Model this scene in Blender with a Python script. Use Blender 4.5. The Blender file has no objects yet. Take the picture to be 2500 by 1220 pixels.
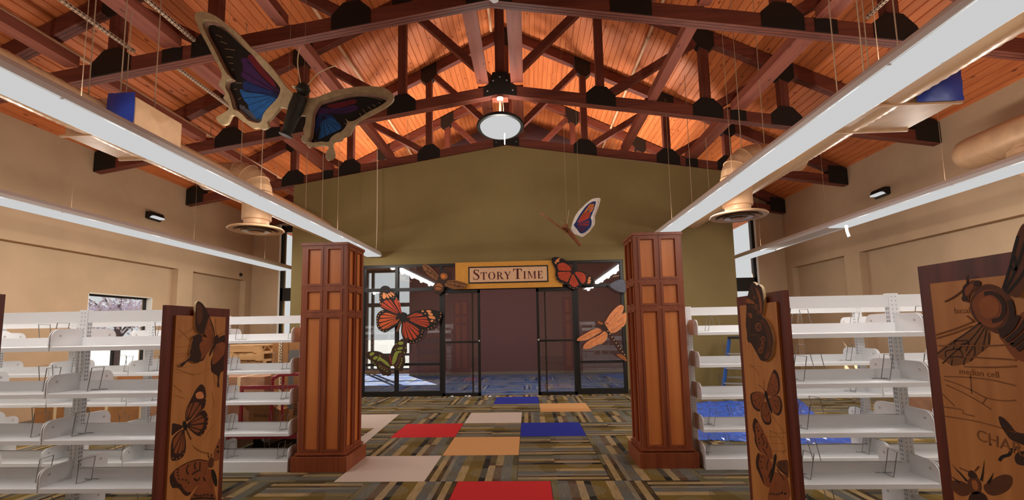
import bpy, math, random
from mathutils import Vector, Matrix
from mathutils.geometry import tessellate_polygon
random.seed(7)
S = bpy.context.scene
COL = S.collection
# ------------------------------------------------------------------ camera
F_PX, CX, CY, EYE = 1097.0253, 1243.0, 692.8057, 1.4863913
PIT, YAW, ROL = 0.100162166, -0.0406188781, -0.0185533118
cp, sp, c_, s_ = math.cos(PIT), math.sin(PIT), math.cos(YAW), math.sin(YAW)
FW = Vector((s_*cp, c_*cp, sp)); R0 = Vector((c_, -s_, 0)); U0 = R0.cross(FW)
RT = R0*math.cos(ROL) + U0*math.sin(ROL); UP = U0*math.cos(ROL) - R0*math.sin(ROL)
cam = bpy.data.objects.new('camera', bpy.data.cameras.new('camera')); COL.objects.link(cam)
cam.matrix_world = Matrix(((RT.x, UP.x, -FW.x, 0), (RT.y, UP.y, -FW.y, 0), (RT.z, UP.z, -FW.z, EYE), (0, 0, 0, 1)))
cam.data.sensor_width = 36; cam.data.sensor_fit = 'HORIZONTAL'
cam.data.lens = F_PX/2500*36
cam.data.shift_x = (1250-CX)/2500; cam.data.shift_y = (CY-610)/2500
cam.data.clip_start = .05; cam.data.clip_end = 300
S.camera = cam
def ray(x, y): return FW + RT*((x-CX)/F_PX) - UP*((y-CY)/F_PX)
EYEV = Vector((0, 0, EYE))
def at_y(x, y, Y): d = ray(x, y); return EYEV + d*(Y/d.y)
def at_x(x, y, X): d = ray(x, y); return EYEV + d*(X/d.x)
def at_z(x, y, Z=0): d = ray(x, y); return EYEV + d*((Z-EYE)/d.z)
# ------------------------------------------------------------------ exposure, sky, sun
S.view_settings.view_transform = 'Standard'; S.view_settings.look = 'None'
S.view_settings.exposure = 0; S.view_settings.gamma = 1; S.view_settings.use_curve_mapping = False
W = bpy.data.worlds.new('sky'); S.world = W; W.use_nodes = True
W.node_tree.nodes['Background'].inputs[0].default_value = (.96, .98, 1.0, 1)
W.node_tree.nodes['Background'].inputs[1].default_value = .74
sun = bpy.data.objects.new('sun', bpy.data.lights.new('sun', 'SUN')); COL.objects.link(sun)
sun.data.energy = 24.0; sun.data.angle = .01; sun.data.color = (1, .95, .88)
sun.rotation_euler = Vector((.38, -.66, -.65)).to_track_quat('-Z', 'Y').to_euler()
FIX_POWER, FIX_UP, DOME_POWER, STORY_POWER = 35.0, 20.0, 44.0, 170.0
C0 = -.43                       # x of the ridge line
# ------------------------------------------------------------------ materials
def lin(c): return tuple(((v/255)/12.92 if v/255 <= .04045 else ((v/255+.055)/1.055)**2.4) for v in c)+(1,)
MATS = {}
def base(name):
    m = bpy.data.materials.new(name); m.use_nodes = True; MATS[name] = m
    return m, m.node_tree.nodes, m.node_tree.links, m.node_tree.nodes['Principled BSDF']
def plain(name, c, rough=.6, metal=0, spec=.5, noise=0, nscale=8, bump=0, bscale=60):
    m, N, L, P = base(name)
    P.inputs['Base Color'].default_value = lin(c); P.inputs['Roughness'].default_value = rough
    P.inputs['Metallic'].default_value = metal; P.inputs['Specular IOR Level'].default_value = spec
    if noise or bump:
        tc = N.new('ShaderNodeTexCoord')
    if noise:
        n = N.new('ShaderNodeTexNoise'); n.inputs['Scale'].default_value = nscale; n.inputs['Detail'].default_value = 4
        L.new(tc.outputs['Object'], n.inputs['Vector'])
        r = N.new('ShaderNodeValToRGB')
        r.color_ramp.elements[0].position = .3; r.color_ramp.elements[1].position = .7
        r.color_ramp.elements[0].color = lin([max(0, v*(1-noise)) for v in c]); r.color_ramp.elements[1].color = lin([min(255, v*(1+noise)) for v in c])
        L.new(n.outputs['Fac'], r.inputs['Fac']); L.new(r.outputs['Color'], P.inputs['Base Color'])
    if bump:
        n2 = N.new('ShaderNodeTexNoise'); n2.inputs['Scale'].default_value = bscale; n2.inputs['Detail'].default_value = 3
        L.new(tc.outputs['Object'], n2.inputs['Vector'])
        b = N.new('ShaderNodeBump'); b.inputs['Strength'].default_value = bump; b.inputs['Distance'].default_value = .01
        L.new(n2.outputs['Fac'], b.inputs['Height']); L.new(b.outputs['Normal'], P.inputs['Normal'])
    return m
def wood(name, c1, c2, axis, rough=.45, vary=.0, knots=False, grain=14, spec=.4):
    m, N, L, P = base(name)
    P.inputs['Roughness'].default_value = rough; P.inputs['Specular IOR Level'].default_value = spec
    tc = N.new('ShaderNodeTexCoord'); oi = N.new('ShaderNodeObjectInfo')
    add = N.new('ShaderNodeVectorMath'); add.operation = 'ADD'
    sc = N.new('ShaderNodeVectorMath'); sc.operation = 'SCALE'; sc.inputs[0].default_value = (37, 53, 71)
    L.new(oi.outputs['Random'], sc.inputs['Scale']); L.new(tc.outputs['Object'], add.inputs[0]); L.new(sc.outputs[0], add.inputs[1])
    mp = N.new('ShaderNodeMapping'); s = [grain]*3; s['xyz'.index(axis)] = grain*.06; mp.inputs['Scale'].default_value = s
    L.new(add.outputs[0], mp.inputs['Vector'])
    n = N.new('ShaderNodeTexNoise'); n.inputs['Scale'].default_value = 1; n.inputs['Detail'].default_value = 6; n.inputs['Distortion'].default_value = .6
    L.new(mp.outputs[0], n.inputs['Vector'])
    r = N.new('ShaderNodeValToRGB'); r.color_ramp.elements[0].position = .32; r.color_ramp.elements[1].position = .68
    r.color_ramp.elements[0].color = lin(c1); r.color_ramp.elements[1].color = lin(c2)
    L.new(n.outputs['Fac'], r.inputs['Fac']); out = r.outputs['Color']
    if knots:
        mk = N.new('ShaderNodeMapping'); k = [7.5]*3; k['xyz'.index(axis)] = 2.6; mk.inputs['Scale'].default_value = k
        L.new(add.outputs[0], mk.inputs['Vector'])
        v = N.new('ShaderNodeTexVoronoi'); v.inputs['Scale'].default_value = 1; L.new(mk.outputs[0], v.inputs['Vector'])
        kr = N.new('ShaderNodeValToRGB'); kr.color_ramp.elements[0].position = .07; kr.color_ramp.elements[1].position = .15
        kr.color_ramp.elements[0].color = (.3, .2, .14, 1); kr.color_ramp.elements[1].color = (1, 1, 1, 1)
        L.new(v.outputs['Distance'], kr.inputs['Fac'])
        mx = N.new('ShaderNodeMix'); mx.data_type = 'RGBA'; mx.blend_type = 'MULTIPLY'; mx.inputs[0].default_value = 1
        L.new(out, mx.inputs[6]); L.new(kr.outputs['Color'], mx.inputs[7]); out = mx.outputs[2]
    if vary:
        hv = N.new('ShaderNodeHueSaturation'); mr = N.new('ShaderNodeMapRange')
        mr.inputs[3].default_value = 1-vary; mr.inputs[4].default_value = 1+vary
        L.new(oi.outputs['Random'], mr.inputs[0]); L.new(mr.outputs[0], hv.inputs['Value']); L.new(out, hv.inputs['Color']); out = hv.outputs['Color']
    L.new(out, P.inputs['Base Color'])
    return m
def emit(name, c, s):
    m, N, L, P = base(name)
    P.inputs['Base Color'].default_value = (.8, .8, .8, 1); P.inputs['Emission Color'].default_value = c; P.inputs['Emission Strength'].default_value = s
    return m
def glass(name, tint=(.97, .975, .97, 1), boost=0.0):
    m, N, L, P = base(name)
    t = N.new('ShaderNodeBsdfTransparent'); t.inputs[0].default_value = tint
    g = N.new('ShaderNodeBsdfGlossy'); g.inputs['Roughness'].default_value = .015
    lw = N.new('ShaderNodeLayerWeight'); lw.inputs[0].default_value = .5
    pw = N.new('ShaderNodeMath'); pw.operation = 'POWER'; pw.inputs[1].default_value = 5; L.new(lw.outputs['Facing'], pw.inputs[0])
    ad = N.new('ShaderNodeMath'); ad.operation = 'MULTIPLY_ADD'; ad.inputs[1].default_value = .93; ad.inputs[2].default_value = .045+boost; ad.use_clamp = True
    L.new(pw.outputs[0], ad.inputs[0])
    mx = N.new('ShaderNodeMixShader'); L.new(ad.outputs[0], mx.inputs[0]); L.new(t.outputs[0], mx.inputs[1]); L.new(g.outputs[0], mx.inputs[2])
    L.new(mx.outputs[0], N['Material Output'].inputs['Surface'])
    return m
def carpet(name, pal, base_rows):
    """one carpet tile: bands of stripes (the same cloth in every tile, tiles laid quarter-turned), cut by faint ovals, with fine yarn lines"""
    m, N, L, P = base(name); P.inputs['Roughness'].default_value = .95; P.inputs['Specular IOR Level'].default_value = .1
    tc = N.new('ShaderNodeTexCoord'); sp_ = N.new('ShaderNodeSeparateXYZ'); L.new(tc.outputs['Object'], sp_.inputs[0])
    def math_(op, a, b_=None, c=None):
        n = N.new('ShaderNodeMath'); n.operation = op
        for i, v in enumerate((a, b_, c)):
            if v is None: continue
            if isinstance(v, (int, float)): n.inputs[i].default_value = v
            else: L.new(v, n.inputs[i])
        return n.outputs[0]
    u = math_('MULTIPLY_ADD', sp_.outputs[0], 1/.9144, .5); v = math_('MULTIPLY_ADD', sp_.outputs[1], 1/.9144, .5)
    def mix(f, a, b_):
        n = N.new('ShaderNodeMix'); n.data_type = 'RGBA'
        for i, x in ((0, f), (6, a), (7, b_)):
            if hasattr(x, 'node'): L.new(x, n.inputs[i])
            else: n.inputs[i].default_value = x
        return n.outputs[2]
    def band(row):
        r = N.new('ShaderNodeValToRGB'); r.color_ramp.interpolation = 'CONSTANT'; E_ = r.color_ramp.elements
        while len(E_) < len(row): E_.new(.5)
        for i, (p, c) in enumerate(row): E_[i].position = p; E_[i].color = lin(pal[c])
        L.new(u, r.inputs['Fac']); return r.outputs['Color']
    out = band(base_rows[0])
    for (cut, row) in base_rows[1:]: out = mix(math_('GREATER_THAN', v, cut), out, band(row))
    for cx, cy, rx, ry, c, k in ((.80, .28, .34, .2, 8, .34), (.30, .98, .38, .26, 3, .34), (.12, .22, .26, .17, 0, .28), (1.0, .82, .36, .28, 4, .36), (.52, .62, .26, .13, 1, .3)):
        a = math_('MULTIPLY', math_('SUBTRACT', u, cx), 1/rx); b_ = math_('MULTIPLY', math_('SUBTRACT', v, cy), 1/ry)
        d = math_('ADD', math_('MULTIPLY', a, a), math_('MULTIPLY', b_, b_))
        out = mix(math_('MULTIPLY', math_('LESS_THAN', d, 1.0), k), out, lin(pal[c]))
    w = N.new('ShaderNodeTexNoise'); mw = N.new('ShaderNodeMapping'); mw.inputs['Scale'].default_value = (150, 7, 1); w.inputs['Scale'].default_value = 1
    L.new(tc.outputs['Object'], mw.inputs['Vector']); L.new(mw.outputs[0], w.inputs['Vector'])
    mr = N.new('ShaderNodeMapRange'); mr.inputs[1].default_value = .3; mr.inputs[2].default_value = .7; mr.inputs[3].default_value = .74; mr.inputs[4].default_value = 1.2
    L.new(w.outputs['Fac'], mr.inputs[0])
    hv = N.new('ShaderNodeHueSaturation'); L.new(mr.outputs[0], hv.inputs['Value']); L.new(out, hv.inputs['Color'])
    L.new(hv.outputs['Color'], P.inputs['Base Color'])
    return m
plain('tan_wall', (183, 154, 122), .9, spec=.2, noise=.03, nscale=1.5)
plain('olive_wall', (131, 113, 72), .9, spec=.2, noise=.03, nscale=1.2)
plain('maroon_wall', (108, 82, 82), .95, spec=.1, noise=.22, nscale=60)
plain('white_trim', (226, 222, 214), .6)
plain('grey_base', (120, 112, 100), .7)
plain('black_metal', (34, 30, 26), .45, .3)
plain('plate_black', (24, 22, 18), .55, .2, noise=.15, nscale=20)
plain('shelf_white', (240, 241, 241), .35, spec=.5)
plain('dimple_grey', (196, 194, 190), .4)
plain('slot_dark', (158, 164, 174), .6)
plain('zinc_wire', (150, 148, 146), .3, .9)
plain('duct_tan', (190, 150, 112), .42, .15, noise=.05, nscale=6)
plain('duct_dark', (128, 98, 74), .5)
plain('foil_duct', (206, 166, 124), .32, .3, bump=.15, bscale=8)
plain('blue_film', (40, 62, 150), .35, spec=.5, bump=.4, bscale=9)
plain('pipe_cream', (214, 172, 132), .5)
plain('strut_zinc', (198, 168, 140), .4, .3)
plain('lamp_white', (226, 222, 216), .4)
plain('thread', (170, 140, 110), .6)
plain('cord_white', (216, 196, 170), .6)
plain('cardboard', (164, 116, 74), .85, spec=.1, noise=.06, nscale=5)
plain('cardboard_pink', (168, 126, 98), .85, spec=.1, noise=.08, nscale=9)
plain('carton_ink', (52, 34, 24), .8)
plain('grey_steel', (110, 106, 100), .5, .3)
plain('strap', (226, 200, 160), .4)
plain('red_paint', (158, 24, 34), .35)
plain('rubber', (30, 28, 28), .8)
plain('white_plastic', (226, 226, 226), .25, bump=.5, bscale=10)
plain('tarp_blue', (52, 96, 196), .16, spec=.9, noise=.12, nscale=3)
plain('ladder_blue', (44, 92, 166), .4)
plain('ladder_step', (176, 170, 160), .35, .6)
plain('label_white', (220, 210, 200), .6)
plain('label_yellow', (214, 170, 60), .6)
plain('edge_cream', (214, 186, 140), .7)
plain('asphalt', (88, 87, 85), .9)
plain('leaf_washed_out', (176, 168, 184), .8, noise=.12, nscale=6)  # purplish leaves, with the pallor of overexposure and haze put into the colour
plain('bark', (84, 72, 78), .9)
for nm, c in dict(ink_black=(30, 22, 16), orange=(196, 86, 40), deep_orange=(182, 66, 36), peach=(222, 140, 86), cream=(232, 186, 140), brown_dark=(56, 36, 22), brown_mid=(104, 62, 36),
                  green_spot=(136, 142, 58), sepia_dark=(58, 32, 18), sepia_mid=(96, 54, 28), sepia_light=(140, 78, 40), sepia_line=(138, 86, 44), bronze=(158, 92, 46), bee_wing=(132, 84, 44), maroon_ink=(84, 30, 28),
                  sign_gold=(216, 152, 62), sign_pale=(222, 176, 136), wing_black=(30, 26, 22), wing_purple=(66, 36, 78), wing_red=(104, 30, 38), wing_blue=(36, 92, 150), wing_navy=(30, 50, 100), wing_grey=(92, 92, 100),
                  raw_mdf=(172, 149, 112), mdf_pink=(168, 128, 108), log_dark=(42, 38, 28), twig=(132, 78, 44), amber=(218, 124, 40), crimson=(140, 44, 40), plum=(84, 36, 60),
                  tile_red=(190, 40, 40), tile_blue=(38, 46, 138), tile_beige=(200, 146, 92), tile_white=(196, 178, 162), white_print=(226, 216, 204)).items():
    plain(nm, c, .8 if nm.startswith('tile') else .6, spec=.15 if nm.startswith('tile') else .3, noise=.07 if nm.startswith('tile') else .025 if nm.startswith('sign') else .07, nscale=160 if nm.startswith('tile') else 14)
wood('plank_wood', (186, 98, 50), (206, 118, 64), 'y', .5, .10, True, 18)
wood('truss_wood', (92, 44, 32), (120, 60, 42), 'x', .6, .06, False, 16)
wood('truss_wood_post', (88, 42, 30), (116, 58, 40), 'z', .6, .06, False, 16)
wood('brace_wood', (124, 62, 46), (150, 82, 62), 'y', .6, .08, True, 12)
wood('cherry', (128, 64, 38), (154, 82, 48), 'z', .4, .04, False, 20)
wood('cherry_dark', (86, 36, 24), (112, 50, 32), 'z', .45, .04, False, 20)
wood('maple_panel', (202, 116, 56), (216, 132, 68), 'z', .4, .03, False, 9)
wood('maple_sign', (180, 116, 58), (200, 136, 74), 'z', .5, .03, False, 12)
wood('pallet_wood', (178, 134, 86), (212, 170, 118), 'x', .8, .1, False, 12)
emit('lens_glow', (1, 1, 1, 1), .606); MATS['lens_glow'].node_tree.nodes['Principled BSDF'].inputs['Base Color'].default_value = (0, 0, 0, 1); MATS['lens_glow'].node_tree.nodes['Principled BSDF'].inputs['Specular IOR Level'].default_value = 0
glass('glass_clear'); glass('glass_shop', (.94, .95, .95, 1), .05)
# 0 olive 1 dark brown 2 khaki 3 slate 4 grey olive 5 near black 6 light olive 7 rust brown 8 stone
PAL = [(112, 92, 44), (64, 52, 38), (158, 134, 94), (98, 97, 90), (104, 96, 66), (40, 37, 33), (128, 108, 62), (88, 66, 46), (128, 118, 100)]
PALB = [(58, 84, 140), (40, 50, 88), (122, 128, 138), (74, 94, 132), (64, 90, 136), (32, 40, 80), (84, 112, 154), (96, 94, 92), (110, 112, 112)]
ROWS = [[(0, 1), (.05, 2), (.12, 1), (.17, 8), (.22, 3), (.33, 2), (.42, 0), (.58, 5), (.65, 2), (.73, 7), (.82, 3), (.93, 4)],
        (.56, [(0, 4), (.05, 2), (.12, 7), (.17, 8), (.22, 3), (.33, 6), (.42, 0), (.58, 5), (.65, 7), (.73, 2), (.82, 3), (.93, 1)])]
carpet('carpet_olive', PAL, ROWS); carpet('carpet_blue', PALB, ROWS)
M = MATS
# ------------------------------------------------------------------ mesh builder
class MB:
    def __init__(s): s.v = []; s.f = []; s.m = []; s.smooth = False
    def add(s, vs, fs, mi=0):
        o = len(s.v); s.v += [tuple(v) for v in vs]; s.f += [tuple(i+o for i in f) for f in fs]; s.m += [mi]*len(fs); return s
    def box(s, x0, x1, y0, y1, z0, z1, mi=0):
        return s.add([(x0, y0, z0), (x1, y0, z0), (x1, y1, z0), (x0, y1, z0), (x0, y0, z1), (x1, y0, z1), (x1, y1, z1), (x0, y1, z1)],
                     [(0, 3, 2, 1), (4, 5, 6, 7), (0, 1, 5, 4), (1, 2, 6, 5), (2, 3, 7, 6), (3, 0, 4, 7)], mi)
    def cbox(s, x0, x1, y0, y1, z0, z1, b=.01, mi=0):
        """box with the four vertical edges cut and top edge eased"""
        P = [(x0+b, y0), (x1-b, y0), (x1, y0+b), (x1, y1-b), (x1-b, y1), (x0+b, y1), (x0, y1-b), (x0, y0+b)]
        return s.prism([Vector((x, y, z0)) for x, y in P], Vector((0, 0, z1-z0)), mi)
    def bar(s, p, q, w, h, up=(0, 0, 1), mi=0):
        p = Vector(p); q = Vector(q); d = (q-p).normalized(); up = Vector(up)
        a = d.cross(up).normalized(); b = a.cross(d).normalized()
        vs = [e+a*i*w/2+b*j*h/2 for e in (p, q) for i, j in ((-1, -1), (1, -1), (1, 1), (-1, 1))]
        return s.add(vs, [(0, 1, 2, 3), (4, 7, 6, 5), (0, 4, 5, 1), (1, 5, 6, 2), (2, 6, 7, 3), (3, 7, 4, 0)], mi)
    def prism(s, loop, d, mi=0):
        n = len(loop); vs = list(loop)+[v+d for v in loop]
        tris = tessellate_polygon([loop])
        nrm = Vector((0, 0, 0))
        for i in range(n):
            a, b = loop[i], loop[(i+1) % n]; nrm += a.cross(b)
        ccw = nrm.dot(d) > 0
        fs = []
        for t in tris:
            a, b, c = t; tn = (loop[b]-loop[a]).cross(loop[c]-loop[a]).dot(d) > 0
            fs.append((a, c, b) if tn else (a, b, c)); fs.append((a+n, b+n, c+n) if tn else (a+n, c+n, b+n))
        for i in range(n):
            j = (i+1) % n; fs.append((i, j, j+n, i+n) if ccw else (j, i, i+n, j+n))
        return s.add(vs, fs, mi)
    def slab(s, loops, nrm, t=0, off=0, mi=0):
        """plate with optional holes; front face at +off along nrm, thickness t behind it"""
        nrm = Vector(nrm); flat = [v+nrm*off for l in loops for v in l]; n = len(flat)
        tris = tessellate_polygon([[Vector(v) for v in l] for l in loops]); fs = []
        for a, b, c in tris:
            fs.append((a, b, c) if (flat[b]-flat[a]).cross(flat[c]-flat[a]).dot(nrm) > 0 else (a, c, b))
        vs = list(flat)
        if t:
            vs += [v-nrm*t for v in flat]; fs += [(c+n, b+n, a+n) for a, b, c in list(fs)]
            o = 0
            for l in loops:
                k = len(l)
                for i in range(k): fs.append((o+i, o+(i+1) % k, o+(i+1) % k+n, o+i+n))
                o += k
        return s.add(vs, fs, mi)
    def tube(s, pts, r, n=8, mi=0, caps=True):
        pts = [Vector(p) for p in pts]; rs = r if isinstance(r, (list, tuple)) else [r]*len(pts)
        rings = []; a = None
        for i, p in enumerate(pts):
            d = (pts[min(i+1, len(pts)-1)]-pts[max(i-1, 0)]).normalized()
            if a is None: a = d.cross(Vector((0, 0, 1)) if abs(d.z) < .9 else Vector((1, 0, 0))).normalized()
            else: a = (a-d*a.dot(d)).normalized()
            b = d.cross(a); rings += [p+(a*math.cos(2*math.pi*k/n)+b*math.sin(2*math.pi*k/n))*rs[i] for k in range(n)]
        fs = []
        for i in range(len(pts)-1):
            for k in range(n): fs.append((i*n+k, i*n+(k+1) % n, (i+1)*n+(k+1) % n, (i+1)*n+k))
        if caps: fs.append(tuple(reversed(range(n)))); fs.append(tuple(range((len(pts)-1)*n, len(pts)*n)))
        return s.add(rings, fs, mi)
    def lathe(s, o, prof, n=32, mi=0, axis=None):
        """prof: (radius, height) along axis (default z) from o"""
        o = Vector(o); ax = Vector(axis or (0, 0, 1)).normalized()
        a = ax.cross(Vector((1, 0, 0)) if abs(ax.x) < .9 else Vector((0, 1, 0))).normalized(); b = ax.cross(a)
        vs = [o+ax*h+(a*math.cos(2*math.pi*k/n)+b*math.sin(2*math.pi*k/n))*r for r, h in prof for k in range(n)]
        fs = [(i*n+k, i*n+(k+1) % n, (i+1)*n+(k+1) % n, (i+1)*n+k) for i in range(len(prof)-1) for k in range(n)]
        return s.add(vs, fs, mi)
    def strip(s, pts, w, nrm, off=0, mi=0, taper=False):
        """painted stroke lying on a plane"""
        nrm = Vector(nrm); pts = [Vector(p) for p in pts]; vs = []; k = len(pts)
        for i, p in enumerate(pts):
            d = (pts[min(i+1, k-1)]-pts[max(i-1, 0)]).normalized(); a = nrm.cross(d)
            ww = (w[i] if isinstance(w, list) else w)/2*(1 if not taper else max(.15, 1-i/(k-1)))
            vs += [p+a*ww+nrm*off, p-a*ww+nrm*off]
        return s.add(vs, [(2*i+1, 2*i+3, 2*i+2, 2*i) for i in range(k-1)], mi)
    def mesh(s, name, mats, org):
        me = bpy.data.meshes.new(name); o = Vector(org)
        me.from_pydata([Vector(v)-o for v in s.v], [], s.f)
        for m in (mats if isinstance(mats, (list, tuple)) else [mats]): me.materials.append(M[m])
        if any(s.m): me.polygons.foreach_set('material_index', s.m)
        if s.smooth:
            me.polygons.foreach_set('use_smooth', [True]*len(s.f))
            try: me.set_sharp_from_angle(angle=math.radians(35))
            except Exception: pass
        me.update(); return me
def wloc(o):
    v = Vector((0, 0, 0))
    while o: v += o.location; o = o.parent
    return v
def tag(o, label=None, cat=None, group=None, kind=None):
    for k, v in (('label', label), ('category', cat), ('group', group), ('kind', kind)):
        if v: o[k] = v
    return o
def thing(name, label, cat, loc, group=None):
    o = bpy.data.objects.new(name, None); COL.objects.link(o); o.location = loc; o.empty_display_size = .05
    return tag(o, label, cat, group)
def obj(name, mb, mats, parent=None, loc=None, smooth=False):
    """a mesh whose builder vertices are in world space"""
    mb.smooth = smooth or mb.smooth
    pw = wloc(parent) if parent else Vector((0, 0, 0)); org = Vector(loc) if loc is not None else pw
    o = bpy.data.objects.new(name, mb.mesh(name, mats, org)); COL.objects.link(o)
    if parent: o.parent = parent
    o.location = org-pw
    return o
def put(name, me, loc, parent=None, rot=None):
    o = bpy.data.objects.new(name, me); COL.objects.link(o)
    if parent: o.parent = parent
    o.location = Vector(loc)-(wloc(parent) if parent else Vector((0, 0, 0)))
    if rot: o.rotation_euler = rot
    return o
def struct(name, mb, mats, parent=None, loc=None, smooth=False):
    o = obj(name, mb, mats, parent, loc, smooth)
    if not parent: o['kind'] = 'structure'
    return o
def dup(o, parent=None, dloc=None):
    c = o.copy(); COL.objects.link(c)
    if parent: c.parent = parent
    if dloc is not None: c.location = o.location+Vector(dloc)
    for ch in [x for x in o.children]: dup(ch, c)
    return c
def smooth(pts, n=5, closed=True):
    P = [Vector(p) for p in pts]; k = len(P); out = []
    for i in range(k if closed else k-1):
        p0, p1, p2, p3 = (P[(i-1) % k], P[i], P[(i+1) % k], P[(i+2) % k]) if closed else (P[max(i-1, 0)], P[i], P[i+1], P[min(i+2, k-1)])
        for j in range(n):
            t = j/n
            out.append(.5*((2*p1)+(p2-p0)*t+(2*p0-5*p1+4*p2-p3)*t*t+(3*p1-p0-3*p2+p3)*t*t*t))
    if not closed: out.append(P[-1])
    return out
def area(name, loc, target, sx, sy, power, color=(1, .97, .93), parent=None, spread=math.pi):
    l = bpy.data.lights.new(name, 'AREA'); l.shape = 'RECTANGLE'; l.size = sx; l.size_y = sy; l.energy = power; l.color = color; l.spread = spread
    o = bpy.data.objects.new(name, l); COL.objects.link(o); o.location = Vector(loc)-(wloc(parent) if parent else Vector())
    o.rotation_euler = Vector(target).to_track_quat('-Z', 'Y').to_euler()
    if parent: o.parent = parent
    return o
# ================================================================== THE SETTING
XL, XR, YB, YE = -8.31, 7.45, -4.0, 13.15
GY = 10.30                       # face of the olive wall
SL = math.atan(.49)
def ceil_z(x): return 8.93-.49*abs(x-C0)
# floor
mb = MB().box(-9.0, 8.1, YB-.2, 16.2, -.2, 0); floor = struct('floor', mb, 'grey_base')
tile_me = {}
TW = .9144
def tile_mesh(mat):
    if mat not in tile_me:
        b = MB(); e = TW/2-.0015
        b.add([(-e, -e, 0), (e, -e, 0), (e, e, 0), (-e, e, 0), (-e+.002, -e+.002, .006), (e-.002, -e+.002, .006), (e-.002, e-.002, .006), (-e+.002, e-.002, .006)],
              [(4, 5, 6, 7), (0, 1, 5, 4), (1, 2, 6, 5), (2, 3, 7, 6), (3, 0, 4, 7)])
        tile_me[mat] = b.mesh('carpet_tile', mat, (0, 0, 0))
    return tile_me[mat]
GX0, GY0 = -.145697, 4.56863464
PLAIN = {}                       # (row, column) -> colour
def row_shift(j): return .36*TW if (j in (0, 5, 6)) else 0.0
PLAIN.update({(0, -1): 'tile_red', (1, -2): 'tile_white', (2, -1): 'tile_beige', (3, -2): 'tile_red', (3, 0): 'tile_blue', (4, -1): 'tile_white', (5, 0): 'tile_beige', (6, -1): 'tile_blue'})
NICE = dict(tile_red='red', tile_white='off-white', tile_beige='beige', tile_blue='royal blue')
TURN = {(2, -1): 0, (2, 0): 1, (2, 1): 2, (3, -2): 0, (3, 0): 2, (3, 1): 1, (4, -1): 2, (4, 1): 0, (5, 0): 0, (1, -1): 0, (1, 0): 1, (1, 1): 0, (0, 0): 2, (0, -2): 2}
def turn(i, j):
    k = TURN.get((j, i)); k = (i*7+j*13+i*j*3) % 4 if k is None else k
    return (0, 0, math.pi/2*k)
for j in range(-4, 7):
    y = GY0+(j-.5)*TW
    if y+TW/2 > 10.42: continue
    for i in range(-9, 9):
        x = GX0+(i+.5)*TW+row_shift(j)
        if x < XL or x > XR: continue
        if j < -2 and abs(x) > 4: continue
        m = PLAIN.get((j, i))
        o = put('carpet_tile', tile_mesh(m or 'carpet_olive'), (x, y, 0), floor, None if m else turn(i, j))
        if m: o['label'] = NICE[m]+' plain carpet tile'
cut = MB().box(-TW/2+.0015, TW/2-.0015, -.155, .155, 0, .006).mesh('carpet_tile', 'carpet_olive', (0, 0, 0))
for i in range(-6, 5): put('carpet_tile', cut, (GX0+(i+.5)*TW, 10.212, 0), floor)
for j in range(7, 10):
    for i in list(range(-9, -6))+list(range(5, 9)):
        x = GX0+(i+.5)*TW; y = GY0+(j-.5)*TW
        if XL < x < XR: put('carpet_tile', tile_mesh('carpet_olive'), (x, y, 0), floor, (0, 0, math.pi/2*((i+j) % 2)))
for j in range(7, 13):
    y = 10.37+(j-6.5)*TW
    for i in range(-6 if j < 10 else -8, 5):
        x = GX0+(i+.5)*TW
        put('carpet_tile', tile_mesh('carpet_blue'), (x, y, 0), floor, turn(i, j))
# ceiling: deck plus tongue-and-groove planks
mb = MB()
for sgn in (-1, 1):
    xe = XL-.2 if sgn < 0 else XR+.2
    a = [(C0, YB, ceil_z(C0)+.03), (xe, YB, ceil_z(xe)+.03), (xe, 17, ceil_z(xe)+.03), (C0, 17, ceil_z(C0)+.03)]
    mb.prism([Vector(v) for v in a], Vector((0, 0, .25)))
ceiling = struct('ceiling', mb, 'truss_wood')
PW = .136
b = MB(); w = PW/2-.0022; c = .009; y0, y1 = -(17-YB)/2, (17-YB)/2
prof = [(-w, .028), (-w, c), (-w+c, 0), (w-c, 0), (w, c), (w, .028)]
b.add([(x, y, z) for y in (y0, y1) for x, z in prof], [(i, i+1, i+7, i+6) for i in range(5)]+[(5, 0, 6, 11)])
plank_me = b.mesh('plank', 'plank_wood', (0, 0, 0))
for sgn in (-1, 1):
    L_ = (abs((XL if sgn < 0 else XR)-C0)+.1)/math.cos(SL)
    for k in range(int(L_/PW)+1):
        d = (k+.5)*PW
        put('plank', plank_me, (C0+sgn*d*math.cos(SL), (YB+17)/2, 8.93-d*math.sin(SL)), ceiling, (0, sgn*SL, 0))
# side walls with 3.06 m ledges, piers and recesses
LEDGE = 3.06; D = .16
def side_wall(name, X, out, recesses, win=None):
    """out = +1 / -1 outward; upper wall flush, recesses (y0,y1) set back below the ledge"""
    mb = MB(); zt = ceil_z(X)+.05
    def bx(x0, x1, *a): mb.box(min(x0, x1), max(x0, x1), *a)
    bx(X, X+out*.4, YB, YE+.3, LEDGE, zt)
    ys = YB
    for y0, y1 in recesses:
        if y0 > ys: bx(X, X+out*.4, ys, y0, 0, LEDGE)
        if win and y0 <= win[0] and y1 >= win[1]:
            a, b_, z0, z1 = win
            bx(X+out*D, X+out*.4, y0, a, 0, LEDGE); bx(X+out*D, X+out*.4, b_, y1, 0, LEDGE)
            bx(X+out*D, X+out*.4, a, b_, 0, z0); bx(X+out*D, X+out*.4, a, b_, z1, LEDGE)
        else: bx(X+out*D, X+out*.4, y0, y1, 0, LEDGE)
        ys = y1
    bx(X, X+out*.4, ys, YE+.3, 0, LEDGE)
    return struct(name, mb, 'tan_wall')
WIN = (8.30, 9.78, .82, 2.34)
side_wall('wall_left', XL, -1, [(2.4, 10.29), (10.77, 12.85)], WIN)
side_wall('wall_right', XR, 1, [(2.4, 10.29), (10.77, 12.85)])
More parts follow.
